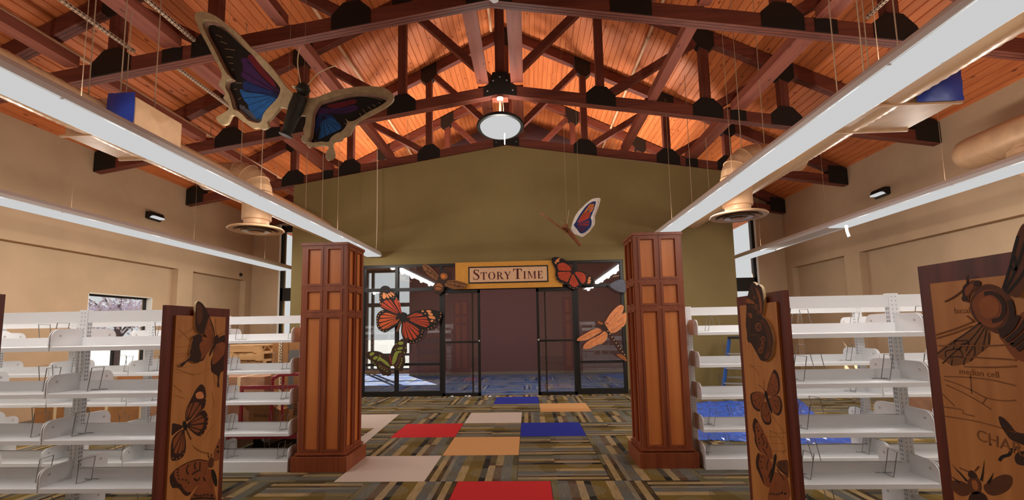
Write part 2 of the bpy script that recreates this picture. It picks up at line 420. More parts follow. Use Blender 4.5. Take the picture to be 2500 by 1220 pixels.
mb = MB().box(XL-.4, XR+.4, YB-.3, YB, 0, 9.4); struct('wall_back', mb, 'tan_wall')
# end walls either side of the olive box, each with a tall strip window against the olive wall
def end_wall(name, x0, x1, wx0, wx1):
    mb = MB(); zt = 9.2; y0, y1 = YE, YE+.3
    pts = [x0, wx0, wx1, x1]
    def colm(a, b_, z0):
        if b_-a < .01: return
        loop = [Vector((a, y0, z0)), Vector((b_, y0, z0)), Vector((b_, y0, ceil_z(b_)+.05)), Vector((a, y0, ceil_z(a)+.05))]
        mb.prism(loop, Vector((0, .3, 0)))
    colm(x0, wx0, 0); colm(wx0, wx1, 4.75); colm(wx1, x1, 0)
    return struct(name, mb, 'tan_wall')
GL, GR, MY = -5.56, 4.72, 15.0   # olive box sides, far maroon wall
end_wall('wall_end_left', XL, GL+.3, -7.43, -6.98)
end_wall('wall_end_right', GR-.3, XR, 5.42, 6.62)
def strip_window(name, x0, x1, side):
    y = YE+.02
    t = bpy.data.objects.new(name, None); COL.objects.link(t); t.location = ((x0+x1)/2, y, 0); t['kind'] = 'structure'
    fr = MB()
    for a, b_, z0, z1 in ((x0, x0+.07, 0, 4.75), (x1-.07, x1, 0, 4.75), (x0, x1, 4.55, 4.75), (x0, x1, 2.45, 2.84), (x0, x1, .0, .12), (x0, x1, 1.0, 1.06)):
        fr.box(a, b_, y, y+.09, z0, z1)
    obj('window_frame', fr, 'black_metal', t)
    for z0, z1 in ((.12, 1.0), (1.06, 2.45), (2.84, 4.55)):
        obj('pane', MB().box(x0+.07, x1-.07, y+.04, y+.046, z0, z1), 'glass_clear', t)
    jx = x0-.055 if side < 0 else x1
    obj('jamb_trim', MB().box(jx, jx+.055, YE-.012, YE+.1, 0, 4.78), 'white_trim', t)
strip_window('window_2', -7.43, -6.98, -1); strip_window('window_3', 5.42, 6.62, 1)
# left wall window
a, b_, z0, z1 = WIN; X = XL-D
t = bpy.data.objects.new('window_1', None); COL.objects.link(t); t.location = (X-.1, (a+b_)/2, z0); t['kind'] = 'structure'
fr = MB()
for y0, y1, c0, c1 in ((a, a+.05, z0, z1), (b_-.05, b_, z0, z1), (a, b_, z0, z0+.05), (a, b_, z1-.05, z1), ((a+b_)/2-.02, (a+b_)/2+.02, z0, z0+.5)):
    fr.box(X-.17, X-.12, y0, y1, c0, c1)
obj('window_frame', fr, 'black_metal', t)
obj('pane', MB().box(X-.15, X-.145, a+.05, b_-.05, z0+.05, z1-.05), 'glass_clear', t)
obj('window_sill', MB().box(X-.13, X+.03, a-.03, b_+.03, z0-.03, z0), 'white_trim', t)
for y0, y1, c0, c1 in ((b_-.012, b_, z0, z1), (a, a+.012, z0, z1), (a, b_, z1-.012, z1)): obj('jamb_trim', MB().box(X-.12, X+.004, y0, y1, c0, c1), 'white_trim', t)
# olive wall: gable front with the shop-front opening, box sides
SX0, SX1, SZ = -3.87, 2.20, 3.03
def chord(x): return 5.835-.158*abs(x-C0)
mb = MB()
outer = [(GL, 0), (SX0, 0), (SX0, SZ), (SX1, SZ), (SX1, 0), (GR, 0), (GR, chord(GR)), (C0, chord(C0)), (GL, chord(GL))]
mb.prism([Vector((x, GY, z)) for x, z in outer], Vector((0, .2, 0)))
mb.box(GL, GL+.2, GY+.2, YE+.3, 0, chord(GL)); mb.box(GR-.2, GR, GY+.2, MY+.3, 0, chord(GR))
mb.box(-6.95, -6.75, YE+.3, 16.2, 0, 9.2); mb.box(GR-.2, GR, YE+.1, MY+.3, chord(GR), 9.2)
struct('wall_olive', mb, 'olive_wall')
# far room behind the shop front
mb = MB().box(-3.99, GR, MY, MY+.3, 0, 9.4); mb.box(-3.99, -3.7, MY+.3, 16.0, 0, 9.4); struct('wall_maroon', mb, 'maroon_wall')
struct('baseboard_maroon', MB().box(-3.99, 5.5, MY-.015, MY, 0, .1), 'grey_base')
mb = MB().box(-6.95, -3.9, 15.9, 16.2, 3.7, 9.4); mb.box(-6.95, -3.9, 15.9, 16.2, 0, .12)
struct('wall_far', mb, 'tan_wall')
t = bpy.data.objects.new('window_4', None); COL.objects.link(t); t.location = (-6, 15.95, 0); t['kind'] = 'structure'
fr = MB()
for x in (-6.75, -5.83, -5.62, -3.98): fr.box(x, x+.09, 15.92, 16.02, .1, 3.7)
for z in (.1, .62, 2.36, 3.6): fr.box(-6.75, -3.9, 15.93, 16.01, z, z+(.09 if z != 2.36 else .14))
obj('window_frame', fr, 'grey_steel', t)
obj('pane', MB().box(-6.75, -3.95, 15.96, 15.966, .15, 3.65), 'glass_clear', t)
# ------------------------------------------------------------------ shop front (window + two sliding leaves)
SF = 10.37
def frame_box(mb, x0, x1, z0, z1, d0=-.05, d1=.05): mb.box(x0, x1, SF+d0, SF+d1, z0, z1)
t = bpy.data.objects.new('window_5', None); COL.objects.link(t); t.location = (-.8, SF, 0); t['kind'] = 'structure'
mb = MB(); frame_box(mb, SX0, SX1, 2.975, 3.03); frame_box(mb, SX0, SX1, 2.41, 2.485); obj('header', mb, 'black_metal', t)
mb = MB(); frame_box(mb, SX0, -1.98, 0, .12); frame_box(mb, 1.10, SX1, 0, .13); obj('sill', mb, 'black_metal', t)
for x0, x1, z0, z1 in ((SX0, SX0+.06, 0, 3), (-3.085, -3.01, 0, 3), (-2.04, -1.97, 0, 3), (1.07, 1.155, 0, 3), (2.13, 2.2, 0, 3)):
    mb = MB(); frame_box(mb, x0, x1, z0, z1, -.053, .053); obj('mullion', mb, 'black_metal', t)
for x0, x1, z in ((SX0, -3.08, .695), (-3.01, -2.04, .695), (1.155, 2.13, .69)):
    mb = MB(); frame_box(mb, x0, x1, z, z+.056, -.04, .04); obj('transom', mb, 'black_metal', t)
for x0, x1, z0, z1 in ((SX0+.06, -3.085, .12, .695), (-3.01, -2.04, .12, .695), (SX0+.06, -3.085, .751, 2.41), (-3.01, -2.04, .751, 2.41), (SX0+.06, -3.085, 2.485, 2.975), (-3.01, -2.04, 2.485, 2.975),
                       (-1.97, 1.07, 2.485, 2.975), (1.155, 2.13, 2.485, 2.975), (1.155, 2.13, .746, 2.41), (1.155, 2.13, .13, .69)):
    mb = MB(); frame_box(mb, x0, x1, z0, z1, -.004, .004); obj('pane', mb, 'glass_shop', t)
def sliding(name, x0, x1, jx, hx):
    t = bpy.data.objects.new(name, None); COL.objects.link(t); t.location = ((x0+x1)/2, SF, 0); t['kind'] = 'structure'
    d0, d1 = -.115, -.06
    mb = MB(); frame_box(mb, x0, x0+.055, .0, 2.4, d0, d1); frame_box(mb, x1-.055, x1, .0, 2.4, d0, d1)
    frame_box(mb, x0, x1, .0, .075, d0, d1); frame_box(mb, x0, x1, 2.33, 2.4, d0, d1); obj('door_frame', mb, 'black_metal', t)
    mb = MB(); frame_box(mb, x0+.055, x1-.055, 1.19, 1.235, d0, d1); obj('mid_rail', mb, 'black_metal', t)
    for z0, z1 in ((.075, 1.19), (1.235, 2.33)):
        mb = MB(); frame_box(mb, x0+.055, x1-.055, z0, z1, -.09, -.084); obj('pane', mb, 'glass_shop', t)
    mb = MB(); frame_box(mb, jx, jx+.035, .05, 2.4, -.03, .03); obj('pocket_jamb', mb, 'black_metal', t)
    h = obj('door_handle', MB().lathe((hx, SF-.115, 1.235), [(.0, -.03), (.017, -.03), (.02, -.012), (.014, 0)], 12, axis=(0, 1, 0)), 'label_white', t, smooth=True)
    lk = MB(); frame_box(lk, hx-.02, hx+.02, .75, 1.0, -.125, -.115); obj('pull_plate', lk, 'plate_black', t)
sliding('door_1', -1.965, -1.095, -1.30, -1.12); sliding('door_2', .195, 1.065, .375, .225)
# baseboards
struct('baseboard_left', MB().box(XL-D, XL-D+.015, 2.4, 10.29, 0, .1), 'grey_base')
struct('baseboard_right', MB().box(XR+D-.015, XR+D, 2.4, 10.29, 0, .1), 'grey_base')
struct('baseboard_olive', MB().box(SX1+.02, GR, GY-.015, GY, 0, .1), 'plate_black')
# outside ground and tree
struct('ground', MB().box(-60, 60, -30, 90, -.5, -.22), 'asphalt')
# ================================================================== ROOF TRUSSES
T0 = 3.25; SPC = 2.44; HS = 7.87
def lo(dx): return 5.89-.158*abs(dx)
def hi(dx): return 8.90-.49*abs(dx)
TH = .15
ORD = ['first', 'second', 'third', 'fourth', 'fifth']
def make_truss(Y):
    t = thing('roof_truss', '', 'truss', (C0, Y, 4.65), 'stained timber roof trusses')
    def quad(name, pts, mat, th=TH):
        return obj(name, MB().prism([Vector((C0+x, Y-th/2, z)) for x, z in pts], Vector((0, th, 0))), mat, t)
    for s in (-1, 1):
        for nm, pts, e0, e1 in (('bottom_chord', [(0, lo(0)), (s*HS, lo(HS)), (s*HS, lo(HS)+.2), (0, lo(0)+.2)], lo(0), lo(HS)), ('top_chord', [(0, hi(0)), (s*HS, hi(HS)), (s*HS, hi(HS)-.235), (0, hi(0)-.235)], hi(0)-.235, hi(HS)-.235)):
            ch = quad(nm, pts, 'truss_wood'); g = MB()
            for yy in (-.026, .026): g.bar((C0, Y+yy, e0-.0005), (C0+s*HS, Y+yy, e1-.0005), .006, .002)
            obj('ply_joint', g, 'plate_black', ch)['kind'] = 'stuff'
        for dx in (1.88, 3.82, 5.22):
            x = s*dx; quad('web_post', [(x-.075, lo(dx)+.19), (x+.075, lo(dx)+.19), (x+.075, hi(dx)-.2), (x-.075, hi(dx)-.2)], 'truss_wood_post', TH-.012)
        for a, b_ in ((.05, 1.80), (1.95, 3.76), (3.9, 5.15)):
            p = Vector((C0+s*a, Y, lo(a)+.2)); q = Vector((C0+s*b_, Y, hi(b_)-.22))
            obj('web_diagonal', MB().bar(p, q, TH-.02, .14), 'truss_wood', t)
    quad('king_post', [(-.09, lo(0)+.19), (.09, lo(0)+.19), (.09, hi(0)-.2), (-.09, hi(0)-.2)], 'truss_wood_post', TH-.01)
    pt = TH+.02
    def plate(pts): return quad('gusset_plate', pts, 'plate_black', pt)
    pl = plate([(-.31, lo(.31)+.006), (0, lo(0)+.006), (.31, lo(.31)+.006), (.31, lo(.31)+.21), (.19, lo(.19)+.25), (.14, lo(0)+.44), (-.14, lo(0)+.44), (-.19, lo(.19)+.25), (-.31, lo(.31)+.21)])
    bl = MB()
    for x, z in ((-.24, .1), (.24, .1), (-.13, .3), (.13, .3), (0, .37)):
        bl.lathe((C0+x, Y-pt/2, lo(0)+z-.03), [(.018, 0), (.018, -.008), (.012, -.014), (0, -.014)], 10, axis=(0, 1, 0))
    obj('bolt', bl, 'grey_steel', pl)
    plate([(-.25, hi(.25)+.0), (0, hi(0)), (.25, hi(.25)), (.25, hi(.25)-.26), (.12, hi(0)-.46), (-.12, hi(0)-.46), (-.25, hi(.25)-.26)])
    for s in (-1, 1):
        for dx in (1.88, 3.82, 5.22):
            x = s*dx; k = -.158*s
            g = lambda u, z: (x+u, lo(dx)+k*u+z)
            plate([g(-.27, .006), g(.27, .006), g(.27, .215), g(.11, .37), g(-.11, .37), g(-.27, .215)])
            k2 = -.49*s
            h = lambda u, z: (x+u, hi(dx)+k2*u+z)
            plate([h(-.19, 0), h(.19, 0), h(.19, -.27), h(.09, -.4), h(-.09, -.4), h(-.19, -.27)])
        plate([(s*4.22, lo(4.22)+.006), (s*4.5, lo(4.5)+.006), (s*4.5, lo(4.5)+.205), (s*4.22, lo(4.22)+.205)])
        plate([(s*(HS-.42), lo(HS-.42)+.006), (s*HS, lo(HS)+.006), (s*HS, hi(HS)-.02), (s*(HS-.12), hi(HS-.12)), (s*(HS-.42), hi(HS-.42)-.12)])
    return t
tr0 = make_truss(T0)
WHERE = ['nearest stained timber roof truss with black gusset plates, above the frame top', 'stained timber roof truss crossing the top edge of the picture', 'stained timber roof truss carrying the bright dome lamp at its centre',
         'stained timber roof truss resting along the top of the olive wall', 'farthest stained timber roof truss, seen over the olive wall']
for k in range(5):
    t = tr0 if k == 0 else dup(tr0, None, (0, SPC*k-(.09 if k == 3 else 0), 0)); t['label'] = WHERE[k]
# lengthwise braces sitting on the bottom chords
SIDE = {-1: 'left', 1: 'right'}
def brace(x0, x1, z, h, y0, y1, label, mat='brace_wood'):
    o = obj('roof_brace', MB().cbox(x0, x1, y0, y1, z, z+h, .004), mat, None, ((x0+x1)/2, (y0+y1)/2, z)); tag(o, label, 'beam', 'timber braces between the trusses'); return o
BAY = ['in the bay nearest the camera', 'between the top-edge truss and the lamp truss', 'between the lamp truss and the olive wall', 'beyond the olive wall']
for k in range(4):
    ya, yb = T0+SPC*k+TH/2+.012, T0+SPC*(k+1)-TH/2-.012
    for s in (-1, 1):
        for dx, w_, nm in ((2.82, .165, 'inner'), (4.36, .27, 'wide'), (5.76, .2, 'outer')):
            x = C0+s*dx
            brace(x-w_/2, x+w_/2, lo(dx)+.205, .14, ya, yb, '%s timber brace of the %s slope, %s' % (nm, SIDE[s], BAY[k]))
    for x0, x1, nm in ((-.865, -.645, 'left'), (-.225, .005, 'right')):
        brace(x0, x1, 6.1, .05, ya, yb, '%s pale centre board at the ridge, %s' % (nm, BAY[k]))
# perforated strut channels
def strut(x, z, y0, y1, label):
    mb = MB(); mb.box(x-.02, x+.02, y0, y1, z, z+.04); t = obj('strut_channel', mb, 'strut_zinc', None, (x, (y0+y1)/2, z)); tag(t, label, 'channel', 'perforated strut channels')
    h = MB(); y = y0+.04
    while y < y1-.05:
        h.box(x-.008, x+.008, y, y+.028, z-.001, z); h.box(x-.021 if x > 0 else x+.02, x-.02 if x > 0 else x+.021, y, y+.028, z+.012, z+.028); y += .052
    o = obj('slot_row', h, 'plate_black', t); o['kind'] = 'stuff'
strut(-5.30, 5.34, 3.4, 5.58, 'perforated metal strut channel at the top left of the ceiling')
strut(-4.46, 5.46, 3.4, 5.58, 'perforated metal strut channel above the blue butterfly wing tip')
strut(-5.06, 5.37, 5.80, 8.02, 'perforated metal strut channel passing left of the blue butterfly wing')
strut(4.03, 5.43, 5.80, 8.02, 'perforated metal strut channel along a right-hand timber brace')
strut(4.42, 5.35, 3.4, 5.58, 'perforated metal strut channel at the top right of the ceiling')
# pipes under the planks
def pipe(x, z, y0, y1, label, r=.03):
    mb = MB().tube([(x, y0, z), (x, y1, z)], r, 10); t = obj('sprinkler_pipe', mb, 'pipe_cream', None, (x, (y0+y1)/2, z), True); tag(t, label, 'pipe', 'cream pipes under the ceiling')
    y = y0+.9; n = 0
    while y < y1 and n < 8:
        c = MB().lathe((x, y-.025, z), [(r+.012, 0), (r+.012, .05)], 10, axis=(0, 1, 0)); c.box(x-.006, x+.006, y-.006, y+.006, z+r, ceil_z(x)-.002)
        obj('pipe_hanger', c, 'pipe_cream', t); y += 2.44; n += 1
pipe(-6.55, 5.62, 3.0, 15, 'cream pipe over the left duct')
pipe(-3.68, 7.22, 3.0, 15, 'cream pipe under the left slope behind the blue butterfly')
pipe(2.58, 7.37, 3.0, 15, 'cream pipe under the right slope')
pipe(-.74, 8.68, 3.0, 10.2, 'cream pipe beside the ridge')
# ================================================================== LAMPS
def light_bar(xc, z, y0, y1, label, pw=1, dark=None, w=.36, pu=1):
    t = thing('light_fixture', label, 'lamp', (xc, (y0+y1)/2, z), 'long suspended light fixtures')
    h = MB()
    prof = [(-w/2, 0), (-w/2-.004, .012), (-w/2-.002, .055), (-w*.38, .115), (w*.38, .115), (w/2+.002, .055), (w/2+.004, .012), (w/2, 0), (w/2-.018, .0), (w/2-.03, .02), (-w/2+.03, .02), (-w/2+.018, 0)]
    h.prism([Vector((xc+a, y0, z+b_)) for a, b_ in prof], Vector((0, y1-y0, 0)))
    obj('housing', h, 'lamp_white', t)
    ys = y0; n = 0; L_ = 2.42
    while ys < y1-.3:
        ye = min(ys+L_, y1)
        if not (dark and ys >= dark[0] and ys < dark[1]):
            l = MB(); l.prism([Vector((xc+a, ys+.012, z+b_)) for a, b_ in ((-w/2-.006, .004), (-w/2+.03, -.012), (w/2-.03, -.012), (w/2+.006, .004), (w/2-.03, .018), (-w/2+.03, .018))], Vector((0, ye-ys-.024, 0)))
            obj('lens', l, 'lens_glow', t)
            yl = ye-(.45 if ye > y1-.01 else .02)
            area('tube_light', (xc, (ys+yl)/2, z-.018), (0, 0, -1), w*.8, yl-ys-.03, FIX_POWER*.5*pw*(yl-ys)/L_, parent=t)
            for q in (.25, .75):
                pl = bpy.data.lights.new('tube_glow', 'POINT'); pl.energy = FIX_POWER*.5*pw*(yl-ys)/L_; pl.shadow_soft_size = .05; pl.color = (1, .97, .93)
                po = bpy.data.objects.new('tube_glow', pl); COL.objects.link(po); po.parent = t; po.location = Vector((xc, ys+(yl-ys)*q, z-.075))-t.location
            area('tube_uplight', (xc, (ys+yl)/2-.2, z+.13), (0, 0, 1), w*.5, yl-ys-.3, FIX_UP*pu*(yl-ys)/L_, (1, .93, .86), t)
        ca = MB().tube([(xc, ys+.3, z+.11), (xc, ys+.3, min(lo(xc-C0)+.3, 6.2))], .003 if abs(xc) < 4 else .0018, 6)
        obj('hanger_cable', ca, 'thread', t)
        k = MB().box(xc-.03, xc+.03, ys+.27, ys+.33, z+.11, z+.15); obj('hanger_clip', k, 'lamp_white', t)
        ys = ye; n += 1
    return t
LZ = 3.21
lf = light_bar(-3.52, LZ, .55, 10.1, 'long suspended light bar, left of the two that run over the brown pillars')
light_bar(2.645, LZ, .55, 9.9, 'long suspended light bar, right of the two that run over the brown pillars')
light_bar(-6.625, LZ, 1.0, 12.0, 'long suspended light bar beside the left tan wall', 1.4, pu=.65, w=.40)
rf = light_bar(5.665, LZ, 1.0, 12.0, 'long suspended light bar beside the right tan wall', 1.6, dark=(8.2, 10.0), w=.40, pu=1.2)
obj('power_cord', MB().tube(smooth([at_y(921, 343, 9.95), at_y(921, 480, 9.95), at_y(919, 600, 9.95), (-3.47, 9.95, LZ+.08)], 5, False), .009, 6), 'cord_white', lf)
tp = at_y(2080, 552, 8.06); obj('tape_strip', MB().strip([(5.62, 8.0, LZ-.02), (5.625, 8.0, LZ-.12), (5.65, 8.0, LZ-.22)], .05, (0, -1, 0)), 'white_print', rf)
# dome pendant under the third truss
dc = Vector((-.435, 8.02, 5.24)); tilt = Vector((.0, -.13, -1)).normalized()
t = thing('dome_pendant', 'round bright dome pendant lamp with a dark rim hanging at the ridge', 'lamp', dc)
obj('shade', MB().lathe(dc, [(.43, 0), (.44, -.015), (.43, -.03), (.36, -.07), (.22, -.11), (.1, -.13), (.05, -.15)], 48, axis=tilt), 'black_metal', t, smooth=True)
obj('rim', MB().lathe(dc, [(.375, .006), (.385, .03), (.43, .028), (.445, 0), (.43, -.03)], 48, axis=tilt), 'plate_black', t, smooth=True)
obj('lens', MB().lathe(dc, [(.38, .0), (.36, .05), (.28, .1), (.15, .135), (0, .145)], 48, axis=tilt), 'lens_glow', t, smooth=True)
obj('stem', MB().tube([dc-tilt*.14, (dc.x, 8.08, 5.80)], .022, 10), 'cord_white', t, smooth=True)
obj('wiring_cord', MB().tube(smooth([dc-tilt*.14+Vector((.05, 0, 0)), dc+Vector((.06, .05, .38)), Vector((dc.x+.04, 8.1, 5.83))], 5, False), .008, 6), 'cord_white', t)
obj('mount_box', MB().cbox(dc.x-.15, dc.x+.15, 8.07, 8.26, 5.83, 5.885, .01), 'brace_wood', t)
obj('canopy', MB().lathe((dc.x, 8.08, 5.77), [(.03, 0), (.06, .03), (.065, .06)], 20), 'lamp_white', t, smooth=True)
obj('pull_tag', MB().box(dc.x+.07, dc.x+.085, 8.0, 8.01, 4.88, 5.12), 'lamp_white', t)
bl = bpy.data.lights.new('dome_bulb', 'POINT'); bl.energy = DOME_POWER*1.5; bl.shadow_soft_size = .12; bl.color = (1, .95, .86)
bo = bpy.data.objects.new('dome_bulb', bl); COL.objects.link(bo); bo.parent = t; bo.location = tilt*.30
area('dome_uplight', dc+Vector((0, -.02, .19)), (0, 0, 1), .7, .5, DOME_POWER*.3, (1, .92, .85), t)
# uplights of the far room, standing out of sight behind the olive wall on its own ceiling rail
for i, x in enumerate((-3.2, -.43, 2.4)):
    t = thing('room_uplight', ['left', 'middle', 'right'][i]+' of the three uplights behind the olive wall', 'lamp', (x, 11.8, 4.2), 'uplights behind the olive wall')
    obj('housing', MB().prism([Vector((x-.9, 11.8+a, 4.2+b_)) for a, b_ in ((-.14, .1), (-.09, 0), (.09, 0), (.14, .1), (.11, .1), (.07, .03), (-.07, .03), (-.11, .1))], Vector((1.8, 0, 0))), 'lamp_white', t)
    obj('hanger_cable', MB().tube([(x, 11.8, 4.23), (x, 11.8, ceil_z(x))], .006, 6), 'thread', t)
    area('uplight', (x, 11.8, 4.32), (0, .12, 1), 1.7, .2, STORY_POWER, (1, .92, .85), t)
    area('downlight', (x, 11.8, 4.18), (0, 0, -1), 1.6, .16, STORY_POWER*.28, (1, .95, .9), t)
# wall lamps
def wall_light(x, y, z, out, label):
    t = thing('wall_light', label, 'lamp', (x, y, z), 'wall lights high on the tan walls')
    a, b_ = (x, x+out*.13) if out > 0 else (x+out*.13, x)
    obj('housing', MB().prism([Vector((x, y-.16, z-.06)), Vector((x+out*.05, y-.16, z-.09)), Vector((x+out*.16, y-.16, z+.0)), Vector((x+out*.12, y-.16, z+.08)), Vector((x, y-.16, z+.08))], Vector((0, .34, 0))), 'black_metal', t)
    obj('lens', MB().box(min(x+out*.06, x+out*.2), max(x+out*.06, x+out*.2), y-.15, y+.13, z-.055, z-.02), 'lens_glow', t)
wall_light(XL, 9.44, 4.12, 1, 'small dark wall light on the left tan wall'); wall_light(XR, 9.42, 4.16, -1, 'small dark wall light on the right tan wall')
o = obj('wall_sensor', MB().lathe((XL, 12.6, 3.2), [(.05, 0), (.05, .03), (.03, .05), (0, .055)], 16, axis=(1, 0, 0)), 'plate_black', None, (XL, 12.6, 3.2), True); tag(o, 'tiny round black sensor above the far left recess', 'sensor')
# ================================================================== DUCTS
def duct(label, x, z, r, y0, y1, diff, s, box):
    t = thing('air_duct', label, 'duct', (x, (y0+y1)/2, z))
    mb = MB(); n = 24; pts = []; k = int((y1-y0)/.045)
    prof = []
    for i in range(k+1):
        prof.append((r+(.004 if i % 2 else -.003), (y1-y0)*i/k))
    mb.lathe((x, y0, z), prof, n, axis=(0, 1, 0)); mb.lathe((x, y1, z), [(r, 0), (r*.9, .08), (r*.6, .15), (0, .18)], n, axis=(0, 1, 0))
    obj('trunk', mb, 'foil_duct', t); t.children[-1].data.polygons.foreach_set('use_smooth', [True]*len(t.children[-1].data.polygons))
    dx, dy, dz = diff; zr = 3.92; rr = .203
    # branch: level run out of the trunk, segmented elbow, drop
    seg = MB(); path = []
    R = .30; xin = x+s*.42
    hx = dx+s*R
    path = [(xin, dy, zr), (hx+s*.02, dy, zr)]
    for q in range(0, 7):
        a = math.pi/2*q/6; path.append((hx-s*R*math.sin(a), dy, zr-R+R*math.cos(a)))
    br = MB().tube(path, rr, 24); e = obj('branch_elbow', br, 'duct_tan', t, smooth=False)
    sm = MB()
    for q in (0, 2, 4, 6):
        a = math.pi/2*q/6; c = Vector((hx-s*R*math.sin(a), dy, zr-R+R*math.cos(a))); ax = Vector((-s*math.cos(a), 0, -math.sin(a)))
        sm.lathe(c-ax*.008, [(rr, 0), (rr+.009, 0), (rr+.009, .016), (rr, .016)], 24, axis=ax)
    obj('seam_ring', sm, 'duct_tan', e)
    dp = MB().lathe((dx, dy, dz+.06), [(rr, zr-R-dz-.06), (rr, .10), (rr-.03, .09), (rr-.03, 0)], 24); obj('drop', dp, 'duct_tan', t, smooth=True)
    df = obj('diffuser', MB().lathe((dx, dy, dz), [(rr-.03, .09), (rr+.02, .06), (.375, .03), (.39, .012), (.38, 0), (.325, .0), (.305, .012)], 40), 'duct_tan', t, smooth=True)
    for q, (ra, rb) in enumerate(((.285, .235), (.195, .15), (.11, .0))):
        obj('diffuser_cone', MB().lathe((dx, dy, dz), [(ra, -.012-.006*q), (rb, .012), (rb*.9, .008), (ra-.012, -.016-.006*q)], 32), 'lamp_white' if q == 1 else 'duct_tan', df, smooth=True)
    obj('diffuser_throat', MB().lathe((dx, dy, dz+.014), [(.30, 0), (0, 0)], 32), 'duct_dark', df)
    # plenum box with blue film over its open end
    bx0, bx1, by0, by1, bz0, bz1 = box
    p = obj('plenum_box', MB().cbox(bx0, bx1, by0, by1, bz0, bz1, .006), 'duct_tan', t)
    obj('flange', MB().box(bx0-.03, bx1+.03, by0-.03, by0, bz0-.02, bz0), 'duct_tan', p); obj('flange', MB().box(bx0-.02, bx1+.02, by1, by1+.025, bz0-.02, bz0+.02), 'duct_tan', p)
    f0, f1 = (x+r*.9, bx1+.03) if x+r*.9 < bx1 else (bx0, bx1)
    g = MB(); nx, nz = 8, 6
    vs = [(f0+(f1-f0)*i/nx, by0-.035-.05*math.sin(math.pi*i/nx)*math.sin(math.pi*j/nz)-.012*random.random(), bz0+(bz1+.03-bz0)*j/nz) for j in range(nz+1) for i in range(nx+1)]
    g.add(vs, [(j*(nx+1)+i, j*(nx+1)+i+1, (j+1)*(nx+1)+i+1, (j+1)*(nx+1)+i) for j in range(nz) for i in range(nx)])
    obj('blue_cover', g, 'blue_film', p, smooth=True)
    for y in (y0+.6, by0+.1, by1-.1, dy+.5, y1-.5):
        for sx in (-1, 1): obj('hanger_rod', MB().tube([(x+sx*r*.9, y, z), (x+sx*r*.9, y, hi(x-C0)-.1)], .006, 6), 'thread', t)
    return t
duct('left corrugated air duct with a blue-capped box and a round ceiling diffuser', -4.54, 3.786, .2, .8, 9.75, (-4.10, 6.55, 3.047), -1, (-4.84, -4.09, 4.36, 5.0, 3.6, 4.0))
duct('right corrugated air duct with a blue-capped box and a round ceiling diffuser', 3.63, 3.786, .2, .8, 9.75, (3.09, 6.545, 3.047), 1, (3.45, 4.22, 4.36, 4.95, 3.6, 3.95))
# smooth duct by the right wall
t = thing('wall_duct', 'smooth tan round duct hugging the right wall', 'duct', (7.0, 5.0, 4.09))
mb = MB().lathe((7.0, .8, 4.09), [(.25, 0), (.25, 6.25), (.235, 6.36), (.18, 6.44), (0, 6.47)], 32, axis=(0, 1, 0)); obj('trunk', mb, 'duct_tan', t, smooth=True)
sm = MB()
for y in (1.9, 3.1, 4.3, 5.5, 6.1, 6.7): sm.lathe((7.0, y, 4.09), [(.25, 0), (.256, .004), (.256, .016), (.25, .02)], 32, axis=(0, 1, 0))
obj('seam_ring', sm, 'duct_tan', t)
path = [(7.0, 6.3, 4.0), (7.0, 6.3, 3.72)]
for q in range(0, 7):
    a = math.pi/2*q/6; path.append((7.0, 6.3-.26*(1-math.cos(a)), 3.72-.26*math.sin(a)))
path.append((7.0, 5.2, 3.46)); obj('tap_elbow', MB().tube(path, .19, 24), 'duct_tan', t, smooth=True)
obj('collar', MB().lathe((7.0, 6.3, 3.76), [(.19, 0), (.235, .01), (.235, .08), (.19, .1)], 24), 'duct_tan', t, smooth=True)
